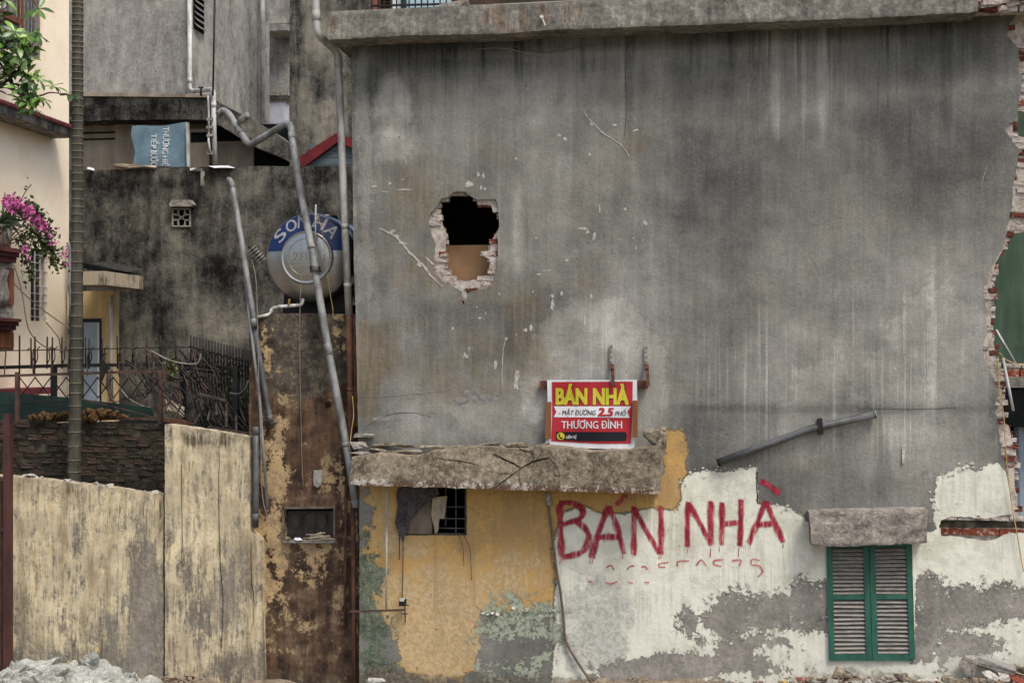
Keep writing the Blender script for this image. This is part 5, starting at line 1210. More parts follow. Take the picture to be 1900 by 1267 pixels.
# terrace carrying the rear fence
MB().box((P(-90, 800, 1.5).x, 1.5, 0), (P(500, 800, 1.5).x, 5.95, P(330, 812, 1.5).z)).build('terrace', M_void, kind='structure')

# ------------------------------------------------------------------ background houses on the left
dk = thing('dark_mossy_wall', 'tall black moss stained wall with a pierced vent block behind the tank', 'wall', (P(400, 600, 6).x, 6, 0))
sheet('wall', rough2(xz([(100,316),(200,315),(300,312),(436,309),(560,308),(690,309),(690,1000),(100,1000)], 6), .12, .012, 8, 4), [xz([(320,386),(354,386),(354,420),(320,420)], 6)], 6, .3, .12,
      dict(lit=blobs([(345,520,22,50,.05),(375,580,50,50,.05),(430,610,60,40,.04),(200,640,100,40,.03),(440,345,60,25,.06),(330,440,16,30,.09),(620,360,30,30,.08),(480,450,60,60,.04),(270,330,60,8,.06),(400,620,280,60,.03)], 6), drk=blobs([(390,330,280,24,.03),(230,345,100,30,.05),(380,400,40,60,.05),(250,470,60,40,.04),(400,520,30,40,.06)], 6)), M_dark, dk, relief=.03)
vb = MB()
for a, b in (((321,387),(321,420)), ((353,387),(353,420)), ((320,388),(354,388)), ((320,420),(354,420)), ((332,388),(331,400)), ((343,388),(344,400)), ((320,398),(331,399)), ((320,409),(331,408)), ((354,398),(344,399)), ((354,409),(343,408)), ((332,420),(331,409)), ((343,420),(344,409)), ((331,399),(344,409)), ((331,409),(344,399))):
    vb.bar(P(*a, 5.99), P(*b, 5.99), .02, .05)
vb = vb.build('vent_block', simple('pale vent block', (176, 172, 158), (140, 136, 122), .9), dk)
MB().prism([P(313, 380, 5.85), P(318, 371, 5.85), P(352, 371, 5.85), P(358, 379, 5.85), P(355, 383, 5.85), P(316, 383, 5.85)], (0, .2, 0)).build('vent_hood', M_lintel, vb)
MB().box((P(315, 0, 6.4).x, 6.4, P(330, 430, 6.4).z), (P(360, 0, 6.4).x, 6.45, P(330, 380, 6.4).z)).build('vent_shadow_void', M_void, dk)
bk = MB().bar(P(376, 318, 5.9), P(376, 345, 5.9), .05).build('pipe_bracket', M_lintel, dk)
MB().bar(P(371, 330, 5.9), P(382, 329, 5.9), .03).build('bracket_arm', M_iron, bk)
pl_ = thing('plastic_sheet', 'crumpled white plastic sheet lying along the mossy wall top', 'sheet', P(370, 312, 5.9))
for i, (a, b) in enumerate((((204, 309), (262, 312)), ((232, 307), (300, 313)), ((350, 316), (382, 314)), ((384, 312), (436, 308)), ((164, 314), (178, 313)))):
    pa, pb = P(*a, 5.95), P(*b, 5.95); chunk_obj('sheet_fold', 520+i, ((pb-pa).length, .2, .06 if i else .1), (pa+pb)/2, M_bwhite if i > 1 else M_cloth2, pl_, 2, .15, rot=(0, .02, 0))

# middle house with tarpaulin
mh = thing('beige_back_house', 'low beige back house with black parapet and blue tarpaulin above the mossy wall', 'house', (P(300, 300, 9).x, 9, 0))
M_beige = material('dirty beige render', lambda g: dict(c=g.ramp(g.noise(1.5, 7, .66)*.6+g.noise(1, 5, .6, (6, 6, .6))*.4, [(.35, (104, 94, 82)), (.5, (142, 130, 114)), (.65, (168, 156, 138))]), r=.95, s=.1))
MB().prism([P(100, 200, 9), P(389, 200, 9), P(392, 215, 9), P(545, 300, 9), P(545, 700, 9), P(100, 700, 9)], (0, .3, 0)).build('wall', M_beige, mh)
for py in (246.5, 258.5): MB().box((P(153, 0, 8.99).x, 8.99, P(180, py+1.6, 8.99).z), (P(213, 0, 8.99).x, 9.05, P(180, py-1.6, 8.99).z)).build('vent_slot', M_crack, mh)
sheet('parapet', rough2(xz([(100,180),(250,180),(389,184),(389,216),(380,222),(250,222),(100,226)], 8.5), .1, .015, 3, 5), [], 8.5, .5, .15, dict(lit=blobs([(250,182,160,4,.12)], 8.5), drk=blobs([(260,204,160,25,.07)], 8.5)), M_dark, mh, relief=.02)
MB().prism([P(100, 170, 8.45), P(389, 176, 8.45), P(389, 181, 8.45), P(100, 178, 8.45)], (0, .6, 0)).build('parapet_ledge', M_beige, mh)
sheet('sloping_slab', rough2(xz([(388,180),(402,188),(422,199),(470,224),(505,244),(545,272),(545,305),(520,292),(490,280),(455,262),(400,228),(388,222)], 8.3), .1, .012, 5, 5), [], 8.3, .5, .15, dict(lit=blobs([(480,250,60,40,.05)], 8.3), drk=blobs([(400,200,10,10,.02)], 8.3)), M_dark, mh, relief=.02)
MB().box((P(402, 0, 8.85).x, 8.85, P(440, 330, 8.85).z), (P(535, 0, 8.85).x, 8.95, P(440, 232, 8.85).z)).build('recess_shade', M_void, mh)  # near-black box standing in for the shaded void under the slab
MB().box((P(402, 0, 8.8).x, 8.8, P(440, 330, 8.8).z), (P(470, 0, 8.8).x, 8.9, P(440, 262, 8.8).z)).build('recess_wall', M_beige, mh)
MB().box((P(350, 0, 8.7).x, 8.7, P(360, 320, 8.7).z), (P(387, 0, 8.7).x, 8.75, P(360, 240, 8.7).z)).build('recess_panel', M_beige, mh)
MB().box((P(354, 0, 8.69).x, 8.69, P(360, 264, 8.69).z), (P(386, 0, 8.69).x, 8.70, P(360, 246, 8.69).z)).build('dark_opening', M_void, mh)
M_tblue = simple('faded blue tarpaulin', (116, 140, 150), (92, 116, 127), .6, 0, 2.5, .3, bump=.4)
tp = thing('blue_tarpaulin', 'faded blue printed tarpaulin hanging on the beige back house', 'tarpaulin', P(298, 310, 8.4))
TPY = 8.4
def tw_(x, z): return .012*math.sin(x*5+z*4)+.01*math.sin(x*3-z*9)
sheet('tarpaulin_sheet', rough2(xz([(246,234),(262,233),(300,234),(346,227),(351,240),(351,309),(330,310),(247,307),(250,280),(243,250)], TPY), .05, .008, 3, 6), [], TPY, .01, .06, {}, M_tblue, tp, relief=tw_)
def tfn(x0, y0, x1, y1):
    def fn(u, v):
        px = x0+(x1-x0)*v; py_ = y0+(y1-y0)*u; p = P(px, py_, TPY); return (p.x, TPY+tw_(p.x, p.z)-.02, p.z)
    return fn
put_text('THƯƠNG', tfn(302, 236, 316, 286), M_bwhite, tp, .02); put_text('HIỆ', tfn(300, 290, 316, 309), M_bwhite, tp, .02); put_text('TIẾP', tfn(281, 249, 297, 276), M_bwhite, tp, .02); put_text('BƯỚC', tfn(281, 280, 297, 308), M_bwhite, tp, .02)
MB().bar(P(348, 228, 8.35), P(350, 310, 8.35), .05).build('white_pole', M_pvcw, tp)
pipe('white_downpipe', 'white downpipe with elbow on the grey house left of the louvre vent', [(352,-30,9.85),(352,166,9.85),(358,170,9.8),(392,166,8.4),(396,172,8.2),(397,240,8.2),(399,306,8.2)], .047, M_pvcw, joints=[(352,150,9.85,.1),(397,195,8.2,.1)])
tt = pipe('valve_pipe', 'thin white water pipe with valves beside the blue tarpaulin', [(386,178,8.2),(387,195,8.2),(388,240,8.2),(387,262,8.1),(390,283,8.1)], .022, M_pvcw, n=8)
for py in (222, 237, 252, 285): MB().bar(P(384, py, 8.12), P(395, py-1, 8.12), .05).build('valve_body', M_steelgal, tt)
MB().tube([P(373, 178, 8.1), P(373, 163, 8.1)], .02, 6).build('tap_stem', M_iron, tt); MB().bar(P(369, 163, 8.1), P(377, 163, 8.1), .03).build('tap_handle', M_iron, tt)
t = thing('black_cable', 'black cable dropping straight down the grey house to the white pipe', 'cable', P(395, 172, 8.1))
MB().tube([P(399, -30, 8.3), P(397, 80, 8.2), P(395, 178, 8.1)], .018, 6).build('cable_run', M_iron, t)
# grey house with louvre vent
gh = thing('grey_back_house', 'tall grey cement house with louvre vent behind the parapet', 'house', (P(300, 100, 10).x, 10, 0))
XB = P(354, 100, 10).x
sheet('front_wall', xz([(90,1000),(90,-420),(354,-420),(354,1000)], 10), [], 10, .1, .25, dict(squ=blobs([(250,80,110,75,1.0)], 10)), M_far, gh)
yb_ = (lambda d: d.y/d.x*XB-D)(ray(500, 0)); z0, z1 = 0.0, P(354, -420, 10).z
sheet('side_wall', [(10.1, z0), (10.1, z1), (yb_, z1), (yb_, z0)], [], XB, .1, .3, dict(squ=lambda p: np.zeros(len(p))), M_far, gh, axis='x')
lv = MB(); q0, q1 = PX(360, 60, XB+.02), PX(378, 60, XB+.02); zt_, zb_ = PX(369, -40, XB+.02).z, PX(369, 58, XB+.02).z
lv.box((XB-.05, q0.y, zb_), (XB+.03, q1.y, zt_)); lv = lv.build('louvre_vent', M_crack, gh)
for k in range(9):
    z = zb_+(zt_-zb_)*(k+.5)/9; MB().add([(XB+.03, q0.y, z+.04), (XB+.03, q1.y, z+.04), (XB+.09, q1.y, z-.03), (XB+.09, q0.y, z-.03), (XB+.03, q0.y, z+.055), (XB+.03, q1.y, z+.055), (XB+.09, q1.y, z-.015), (XB+.09, q0.y, z-.015)], [(0,1,2,3),(4,5,6,7),(0,1,5,4),(2,3,7,6),(0,3,7,4),(1,2,6,5)]).build('louvre_slat', simple('grey louvre', (128, 126, 122), (98, 96, 92), .8) if k == 0 else bpy.data.materials['grey louvre'], lv)
pp_ = PX(487, 100, XB+.12); t = thing('white_downpipe', 'straight white downpipe at the far corner of the grey house', 'pipe', (pp_.x, pp_.y, PX(487, 236, XB+.12).z-1.0))
MB().tube([(pp_.x, pp_.y, PX(487, 245, XB+.12).z-1.0), (pp_.x, pp_.y, z1)], .055, 12).build('pipe_tube', M_pvcw, t)
# far buildings
fh = thing('far_grey_house', 'distant plain grey house seen in the gap between two houses', 'house', (P(518, 200, 17).x, 17, 0))
MB().box((P(490, 0, 17).x, 17, 0), (P(560, 0, 17).x, 17.3, P(518, 40, 17).z)).build('wall', M_far, fh)
MB().box((P(490, 0, 16.6).x, 16.6, P(518, 44, 16.6).z), (P(560, 0, 16.6).x, 17.3, P(518, -300, 16.6).z)).build('upper_wall', M_far, fh)
MB().box((P(490, 0, 16.2).x, 16.2, P(518, 57, 16.2).z), (P(534, 0, 16.2).x, 17.0, P(518, 45, 16.2).z)).build('ledge', M_far, fh)
pi = thing('white_pillar', 'small whitish gate pillar with moulded cap in the gap above the pipes', 'pillar', (P(514, 250, 15.2).x, 15.2, 0))
M_pill = simple('bluish white pillar', (196, 196, 204), (170, 168, 174), .85, 0, 3, .15)
MB().box((P(498, 0, 15.2).x, 15.2, 0), (P(527, 0, 15.2).x, 15.6, P(514, 190, 15.2).z)).build('shaft', M_pill, pi)
cp_ = MB()
for a, b, w in ((190, 184, 1), (184, 179, 5), (179, 172, 9)): cp_.box((P(498-w, 0, 15.2).x, 15.2-w*.01, P(514, a, 15.2).z), (P(527+w, 0, 15.2).x, 15.7, P(514, b, 15.2).z))
cp_.build('moulded_cap', M_lintel, pi)
dw = thing('stained_party_wall', 'tall dark stained party wall behind the downpipe left of the roof slab', 'wall', (P(600, 200, 12).x, 12, 0))
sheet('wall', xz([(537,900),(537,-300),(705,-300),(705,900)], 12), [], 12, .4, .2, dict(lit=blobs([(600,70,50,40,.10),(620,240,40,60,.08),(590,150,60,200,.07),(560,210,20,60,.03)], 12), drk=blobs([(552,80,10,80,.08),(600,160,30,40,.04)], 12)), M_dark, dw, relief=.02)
rg = thing('red_gable_shed', 'small grey shed with dark red gable boards behind the tank', 'shed', (P(620, 305, 8).x, 8, 0))
M_redb = simple('dark red bargeboard', (112, 34, 38), (88, 26, 30), .7, 0, 4, .25)
MB().prism([P(557, 290, 7.9), P(622, 248, 7.9), P(627, 247, 7.9), P(627, 263, 7.9), P(570, 305, 7.9), P(557, 312, 7.9)], (0, .15, 0)).build('bargeboard', M_redb, rg)
MB().prism([P(627.5, 247, 7.9), P(662, 262, 7.9), P(662, 279, 7.9), P(627.5, 263, 7.9)], (0, .15, 0)).build('bargeboard', M_redb, rg)
for k in range(4): MB().prism([P(575, 268+k*13, 8.0), P(665, 268+k*13, 8.0), P(665, 280+k*13, 8.0), P(575, 280+k*13, 8.0)], (0, .05, 0)).build('plank', simple('blue grey plank', (96, 108, 108), (74, 84, 86), .8, 0, 4, .2, (.2, 1, 1)) if k == 0 else bpy.data.materials['blue grey plank'], rg)
# upper storey set back on the roof
us = thing('roof_storey', 'set back upper storey with brown shutter and barred blue door above the roof slab', 'house', (P(1200, 0, 2).x, 2, P(1200, 10, -.3).z))
MB().box((P(690, 0, 2.0).x, 2.0, 5), (P(1990, 0, 2.0).x, 2.2, P(1200, -160, 2).z)).build('wall', M_oldbrick, us)
sh_ = MB().box((P(690, 0, 1.9).x, 1.9, 7), (P(728, 0, 1.9).x, 1.98, P(700, -80, 1.9).z)).build('brown_shutter', M_wood, us)
for k in range(10):
    z = P(700, 14-k*6, 1.88).z; MB().box((P(706, 0, 1.88).x, 1.86, z), (P(724, 0, 1.88).x, 1.895, z+.02)).build('slat', M_crack, sh_)
MB().box((P(728.5, 0, 1.9).x, 1.9, 7), (P(744, 0, 1.9).x, 1.98, P(700, -80, 1.9).z)).build('white_door_frame', M_bwhite, us)
MB().box((P(745, 0, 1.85).x, 1.85, 7), (P(753, 0, 1.85).x, 1.98, P(700, -80, 1.9).z)).build('dark_post', M_gsheet, us)
MB().box((P(753.5, 0, 1.9).x, 1.9, 7), (P(836, 0, 1.9).x, 1.98, P(700, -80, 1.9).z)).build('blue_door', simple('pale blue door', (170, 190, 198), (142, 164, 174), .5, 0, 3, .3), us)
rl = thing('roof_railing', 'thin black roof railing in front of the blue door', 'railing', P(760, 12, -.1))
for k in range(13): MB().bar(P(690+k*11.5, 20, -.1), P(690+k*11.5, -60, -.1), .014).build('baluster', M_iron, rl)
MB().bar(P(688, 11.5, -.1), P(830, 8, -.1), .022).build('rail', M_iron, rl)
chunk_obj('roof_log', 540, (.5, .12, .1), P(850, 7, -.25), M_lintel, None, 2, .1, rot=(0, 0, 0), label='pale rolled bundle lying on the roof slab edge', cat='bundle')
t = thing('roof_hook', 'small white bent bracket stuck on the roof slab face', 'bracket', P(1008, 45, -.42))
MB().bar(P(1003, 31, -.42), P(1008, 33, -.42), .03).build('hook_plate', M_bwhite, t); MB().bar(P(1006, 33, -.42), P(1012, 48, -.42), .012).build('hook_arm', M_bwhite, t)

# ------------------------------------------------------------------ cream house at the left
CXP = P(128, 300, 5.2).x
ch = thing('cream_house', 'cream rendered house with red tiled eave and white barred window at the left', 'house', (CXP-.5, 4, 0))
def cx(px, py, X=None): p = PX(px, py, X or CXP); return (p.y, p.z)
fz = P(128, -80, 5.2).z
w1 = [cx(57, 462), cx(90, 468), cx(90, 600), cx(57, 594)]
w1z0, w1z1 = cx(72, 596)[1], cx(72, 462)[1]; w1 = [(cx(57, 500)[0], w1z1), (cx(90, 500)[0], w1z1), (cx(90, 500)[0], w1z0), (cx(57, 500)[0], w1z0)]
w2z0 = cx(50, 100)[1]; w2 = [(cx(2, 50)[0], fz-.1), (cx(78, 50)[0], fz-.1), (cx(78, 50)[0], w2z0), (cx(2, 50)[0], w2z0)]
yN, yF = cx(-120, 300)[0], cx(128, 300)[0]
def cdirt(p): return np.clip(.9*np.clip((p[:, 0]-(yF-.55))/.55, 0, 1)*np.clip((cx(100, 420)[1]-p[:, 1])/1.2, 0, 1)+.25*np.clip((p[:, 0]-(yF-.15))/.15, 0, 1), 0, 1)
sheet('facade', [(yN, 0), (yN, fz), (yF, fz), (yF, 0)], [w1, w2], CXP, .14, .12, dict(dirt=cdirt), M_cream, ch, axis='x')
MB().box((CXP-2.5, yF-.14, 0), (CXP-.001, yF-.005, fz)).build('end_wall', M_cream_end if False else M_cream, ch)
MB().box((CXP-.6, w1[0][0]-.3, w1z0-.3), (CXP-.3, w1[1][0]+.3, w1z1+.3)).build('window_room', M_void, ch)
M_curt = simple('brown curtain', (82, 66, 58), (46, 38, 36), .9, 0, 9, .1, (1, 1, .1))
MB().box((CXP-.16, w1[0][0]-.05, w1z0-.05), (CXP-.142, w1[1][0]+.05, w1z1+.05)).build('window_curtain', M_curt, ch)
wg = MB().box((CXP-.05, w1[0][0], w1z0), (CXP-.02, w1[0][0]+.03, w1z1)).build('window_grille', M_bwhite, ch)
ya_, yb2 = w1[0][0], w1[1][0]; rr = random.Random(2)
for f in (.33, .62, .9): MB().box((CXP-.045, ya_+(yb2-ya_)*f-.006, w1z0), (CXP-.025, ya_+(yb2-ya_)*f+.006, w1z1)).build('grille_bar', M_bwhite, wg)
for k in range(9):
    z = w1z0+(w1z1-w1z0)*(k+.6)/9.4; a, b = ((0, .62) if k % 2 else (.33, 1)) if k % 3 else (0, 1); MB().box((CXP-.042, ya_+(yb2-ya_)*a, z-.005), (CXP-.022, ya_+(yb2-ya_)*b, z+.005)).build('grille_bar', M_bwhite, wg)
MB().box((CXP-.05, w2[0][0]-.1, w2z0-.1), (CXP-.142+.001, w2[1][0]+.1, fz)).build('upper_window_glass', simple('grey window glass', (112, 116, 114), (84, 88, 88), .25, 0, 3, .5), ch) if False else MB().box((CXP-.2, w2[0][0]-.1, w2z0-.1), (CXP-.145, w2[1][0]+.1, fz)).build('upper_window_glass', simple('grey window glass', (112, 116, 114), (84, 88, 88), .25, 0, 3, .5), ch)
for px, w in ((4, .05), (48, .09), (76, .05), (26, .05)):
    y = cx(px, 50)[0]; MB().box((CXP-.12, y-w/2, w2z0+.002), (CXP-.04, y+w/2, fz)).build('window_mullion', M_wood if px == 48 else M_steelgal, ch)
for k in range(11):
    y = cx(6+k*7, 50)[0]; MB().box((CXP-.035, y-.006, w2z0+.002), (CXP-.022, y+.006, fz)).build('window_bar', M_steelgal, ch)
# eave with tiles
EX = CXP+.35; ez0, ez1 = PX(67, 233, EX).z, PX(67, 219, EX).z; ey0, ey1 = PX(-120, 220, EX).y, PX(135, 245, EX).y
MB().box((CXP+.002, ey0, ez0), (EX, ey1, ez1)).build('eave', M_dark_e if False else M_lintel, ch)
MB().box((EX+.002, ey0, ez0-.01), (EX+.03, ey1+.02, ez1+.01)).build('fascia', M_dark, ch)
M_tile = simple('dark red glazed tile', (128, 56, 62), (92, 40, 46), .5, 0, 6, .4)
m = MB(); y = ey0
while y < ey1:
    m.tube([(CXP+.02, y, ez1+.14), (EX+.07, y, ez1+.035)], .035, 7); y += .085
m.build('roof_tiles', M_tile, ch, kind='stuff')
# brown cornice of the upper balcony
for k, (a, b, pr) in enumerate(((16, 27, .5), (27, 38, .42), (38, 46, .34))):
    z0_, z1_ = PX(15, b+8, CXP+pr).z, PX(15, a+8, CXP+pr).z; MB().box((CXP+.003+k*.001, PX(-120, 30, CXP+pr).y, z0_+.002), (CXP+pr, PX(40-k*3, 30, CXP+pr).y, z1_)).build('upper_cornice', M_wood, ch)
# lower balcony
bl = thing('corner_balcony', 'brown and cream balcony with heavy mouldings at the left edge', 'balcony', (CXP+.3, PX(10, 600, CXP+.5).y, PX(10, 650, CXP+.5).z))
M_maroon = simple('maroon moulding', (100, 56, 48), (70, 40, 38), .65, 0, 4, .3)
def bbox(name, pxe, ya0, yb0, X, mat, cut=0):
    z1_, z0_ = PX(12, ya0, X).z, PX(12, yb0, X).z; return MB().box((CXP+.004, PX(-120, 500, X).y, z0_), (X, PX(pxe, 500, X).y, z1_-.002)).build(name, mat, bl)
bbox('moulding', 40, 458, 466, CXP+.66, M_maroon); bbox('moulding', 36, 466, 475, CXP+.6, M_maroon); bbox('moulding', 30, 475, 486, CXP+.55, M_maroon)
bbox('parapet_panel', 24, 486, 578, CXP+.45, simple('pale grey panel', (176, 170, 158), (140, 134, 122), .85, 0, 3, .15))
bbox('moulding', 40, 590, 596, CXP+.66, M_maroon); bbox('moulding', 35, 596, 604, CXP+.6, M_maroon); bbox('moulding', 30, 604, 612, CXP+.55, M_maroon); bbox('sill_band', 25, 578, 590, CXP+.47, M_lintel)
bbox('lower_box', 25, 612, 650, CXP+.46, M_wood)
X_ = CXP+.45; ypl = [(PX(13, 500, X_).y, PX(22, 500, X_).y)]
MB().box((X_+.001, PX(13, 500, X_).y, PX(17, 566, X_).z), (X_+.035, PX(22, 500, X_).y, PX(17, 498, X_).z)).build('pilaster', M_wood, bl)
for k in range(4):
    yk = PX(-2+k*3.2, 520, X_).y; MB().tube([(X_+.02, yk, PX(4, 570, X_).z), (X_+.04, yk, PX(4, 545, X_).z), (X_+.02, yk, PX(4, 520, X_).z), (X_+.05, yk, PX(4, 500, X_).z)], [.03, .045, .02, .03], 8).build('baluster', M_lintel, bl)
for k in range(7):
    X2 = CXP+.46; yk = PX(1+k*3.6, 630, X2).y; MB().box((X2+.001, yk-.02, PX(10, 645, X2).z), (X2+.02, yk+.015, PX(10, 618, X2).z)).build('fluting', M_plankbr, bl)
# low tiled ledge at its foot
lt = thing('low_tiled_ledge', 'low dark red tiled ledge along the foot of the cream house', 'roof', (CXP+.3, 3.4, PX(60, 725, CXP+.4).z-.4))
MB().box((CXP+.005, PX(-100, 720, CXP+.4).y, PX(10, 735, CXP+.4).z), (CXP+.4, PX(95, 720, CXP+.4).y, PX(10, 722, CXP+.4).z)).build('ledge_body', M_tile, lt)
# annex with canopy and door
an = thing('yellow_annex', 'yellow rear annex with flat canopy and bluish door right of the palm', 'annex', (P(170, 700, 5.4).x, 5.4, 0))
M_ann = material('ochre annex paint', lambda g: dict(c=g.ramp(g.noise(2.2, 7, .66)*.6+g.noise(1, 5, .6, (6, 6, .5))*.4, [(.34, (120, 102, 76)), (.46, (184, 160, 114)), (.62, (206, 184, 140))]), r=.9, s=.15))
xw = P(211, 0, 5.4).x
MB().box((CXP-.05, 5.4, 0), (xw, 5.6, P(170, 540, 5.4).z)).build('wall', M_ann, an)
XL = P(138, 0, 4.0).x
M_canopy = material('grimy canopy concrete', lambda g: dict(c=g.mix(g.ss(g.noise(1, 7, .72, (9, 9, .8), 2, b=1.4)+(g.noise(4, 7, .7, b=1.3)-.5)*.6, .5, .66)*.8, (172, 158, 134), (70, 64, 54)), r=.93, s=.12))
xs, zs0, zs1 = P(194.5, 0, 4.0).x, P(180, 528.6, 4.0).z, P(180, 503, 4.0).z
sheet('canopy_slab', [(XL, zs0), (XL, zs1), (xs, zs1), (xs, zs0)], [], 4.0, 1.4, .1, {}, M_canopy, an)
MB().box((XL+.01, 4.02, zs0-.002), (xs-.002, 5.38, zs0+.03)).build('canopy_underside', M_beige, an)
MB().box((XL+.01, 4.02, zs1-.03), (xs-.002, 5.38, zs1+.002)).build('canopy_top', M_beige, an)
dr = MB().box((P(153, 0, 5.37).x, 5.37, 0), (P(187, 0, 5.37).x, 5.395, P(170, 591, 5.37).z)).build('door', simple('dark door frame', (44, 46, 52), (30, 32, 36), .6), an)
MB().box((P(155, 0, 5.34).x, 5.345, .5), (P(182, 0, 5.34).x, 5.368, P(170, 598, 5.34).z)).build('door_panel', simple('pale blue door panel', (170, 184, 196), (146, 162, 176), .5, 0, 2, .3), dr)
MB().bar((P(182.5, 0, 5.33).x, 5.33, .5), P(182.5, 599, 5.33), .025).build('door_trim', M_bwhite, dr)
m = MB(); vs = []; fs = []
for i in range(26):
    x = P(148, 0, 4.6).x+i*.025; zz = P(150, 489, 4.6).z-(x-P(150, 0, 4.6).x)*.22+.012*math.cos(i*math.pi/2)
    vs += [(x, 4.3, zz-.08), (x, 5.6, zz+.1)]
    if i: fs.append((2*i-2, 2*i, 2*i+1, 2*i-1))
m.add(vs, fs, True); MB().prism([P(148, 487, 4.4), P(213, 502, 4.4), P(148, 503, 4.4)], (0, .9, 0)).build('roof_sheet_side', M_void, an)
m.build('corrugated_roof_sheet', simple('dark corrugated sheet', (64, 62, 60), (40, 39, 38), .7, .2, 6, .3), an)
pipe('white_downpipe', 'thin white downpipe on the corner of the yellow annex', [(206,548,5.3),(206,640,5.3),(207,745,5.3)], .03, M_pvcw, n=8)
t = pipe('curved_gutter_pipe', 'curved pale gutter pipe in the gap between cream house and palm', [(126,450,5.0),(129,462,5.0),(130,490,5.0),(128,530,5.0),(132,560,5.0),(129,620,5.0)], .03, M_pvc, n=8)
for i, pl in enumerate([[(24,488),(32,510),(42,550),(50,600),(62,625),(88,645),(128,650)], [(24,524),(45,545),(80,575),(130,610)], [(85,597),(100,615),(110,630),(113,655)]]):
    t = thing('slack_cable', ['dark cable sagging from the balcony across the cream wall to the fence', 'thin cable crossing the cream wall below the white barred window', 'short cable hanging from the white barred window corner'][i], 'cable', P(*pl[-1], 2.3))
    MB().tube(smooth_path([P(a, b, 2.3) for a, b in pl], 5), .009, 5).build('cable_run', M_cable, t)

# ------------------------------------------------------------------ plants
def leaf_mesh(name, L, W, mat, curl=.2):
    pr = [(0, .06), (.18, .35), (.42, .8), (.66, 1.0), (.86, .7), (1.0, .0)]; vs = []; fs = []
    for i, (t, w) in enumerate(pr):
        z = -curl*L*t*t; vs += [(t*L, -w*W/2, z+.12*W*w), (t*L, 0, z), (t*L, w*W/2, z+.12*W*w)]
        if i: b = 3*i; fs += [(b-3, b, b+1, b-2), (b-2, b+1, b+2, b-1)]
    me = bpy.data.meshes.new(name); me.from_pydata(vs, [], fs); me.polygons.foreach_set('use_smooth', [True]*len(fs)); me.materials.append(mat); return me
def m_leaf(g):
    r = g.rnd(); n = g.noise(12, 4, .6); c = g.ramp(r*.75+n*.25, [(.1, (34, 52, 24)), (.4, (62, 92, 38)), (.7, (104, 138, 54)), (1, (158, 184, 92))]); return dict(c=c, r=.38, s=.5)
M_leaf = material('glossy leaf', m_leaf); LM = [leaf_mesh('leaf', L, L*.36, M_leaf, c) for L, c in ((.17, .15), (.19, .35), (.15, .5), (.2, .6))]
tr = thing('leafy_tree', 'leafy tree branch with rosettes of glossy green leaves at the upper left', 'tree', (P(-140, 600, .1).x, .1, 0))
M_bark = simple('grey brown bark', (92, 78, 62), (62, 52, 42), .9, 0, 8, .15, bump=.8)
b0 = P(-140, 420, .1); MB().tube([(b0.x, .1, 0), (b0.x+.05, .1, 2), b0, P(-120, 200, .15), P(-110, -60, .2)], [.16, .13, .11, .08, .05], 10).build('trunk', M_bark, tr)
def branch(pts, r0, r1):
    p = smooth_path([P(a, b, y) for a, b, y in pts], 5); MB().tube(p, [r0+(r1-r0)*i/(len(p)-1) for i in range(len(p))], 7).build('branch', M_bark, tr)
branch([(-125,250,.15),(-60,190,.2),(0,160,.25),(30,170,.25),(55,190,.25),(62,205,.25)], .05, .008); branch([(30,170,.25),(70,178,.2),(95,172,.2),(130,178,.2)], .015, .006)
branch([(-118,150,.15),(-60,100,.2),(0,80,.3),(40,75,.3),(75,70,.3)], .05, .008); branch([(-112,20,.2),(-30,10,.2),(30,-10,.25),(55,-5,.3),(72,18,.3)], .04, .006); branch([(-60,190,.2),(-10,130,.25),(35,135,.3),(55,140,.3)], .02, .006); branch([(0,80,.3),(40,95,.35),(70,95,.3)], .015, .005)
rl_ = random.Random(6)
ros = [(72,18,8),(8,0,5),(-15,40,8),(5,60,8),(28,60,9),(55,66,9),(72,68,8),(10,85,9),(35,85,9),(62,92,8),(-20,80,8),(10,110,9),(35,108,8),(-10,110,9),(15,140,9),(0,160,8),(-20,150,9),(50,138,9),(35,130,8),(60,148,8),(45,162,7),(58,178,9),(42,190,7),(75,184,8),(98,160,8),(130,176,8),(62,205,6),(20,125,7),(-40,120,9),(-5,30,7),(50,110,6),(-30,20,8)]
ros += [(a+rl_.uniform(-16, 14), b+rl_.uniform(-14, 12), 7) for a, b, _ in ros if a < 62]
for px, py, n in ros:
    c = P(px, py, .25+rl_.uniform(-.12, .15)); ax = Vector((rl_.uniform(-.5, .7), rl_.uniform(-.9, .1), rl_.uniform(.1, 1))).normalized(); M0 = ax.to_track_quat('Z', 'Y').to_matrix().to_4x4(); ph = rl_.uniform(0, 6)
    for k in range(n):
        o = bpy.data.objects.new('leaf', rl_.choice(LM)); C.objects.link(o); o.parent = tr
        s = rl_.uniform(.75, 1.15); R = M0 @ Matrix.Rotation(ph+k*2.4, 4, 'Z') @ Matrix.Rotation(-rl_.uniform(-.25, .7), 4, 'Y') @ Matrix.Rotation(rl_.uniform(-.5, .5), 4, 'X')
        o.matrix_local = Matrix.Translation(c-tr.location) @ R @ Matrix.Scale(s, 4)
bo = thing('bougainvillea', 'pink flowering bougainvillea spilling over the balcony of the cream house', 'plant', (CXP+.45, PX(20, 470, CXP+.45).y, PX(10, 462, CXP+.5).z))
BX = CXP+.5; rr = random.Random(9); mg, mp, ms = MB(), MB(), MB()
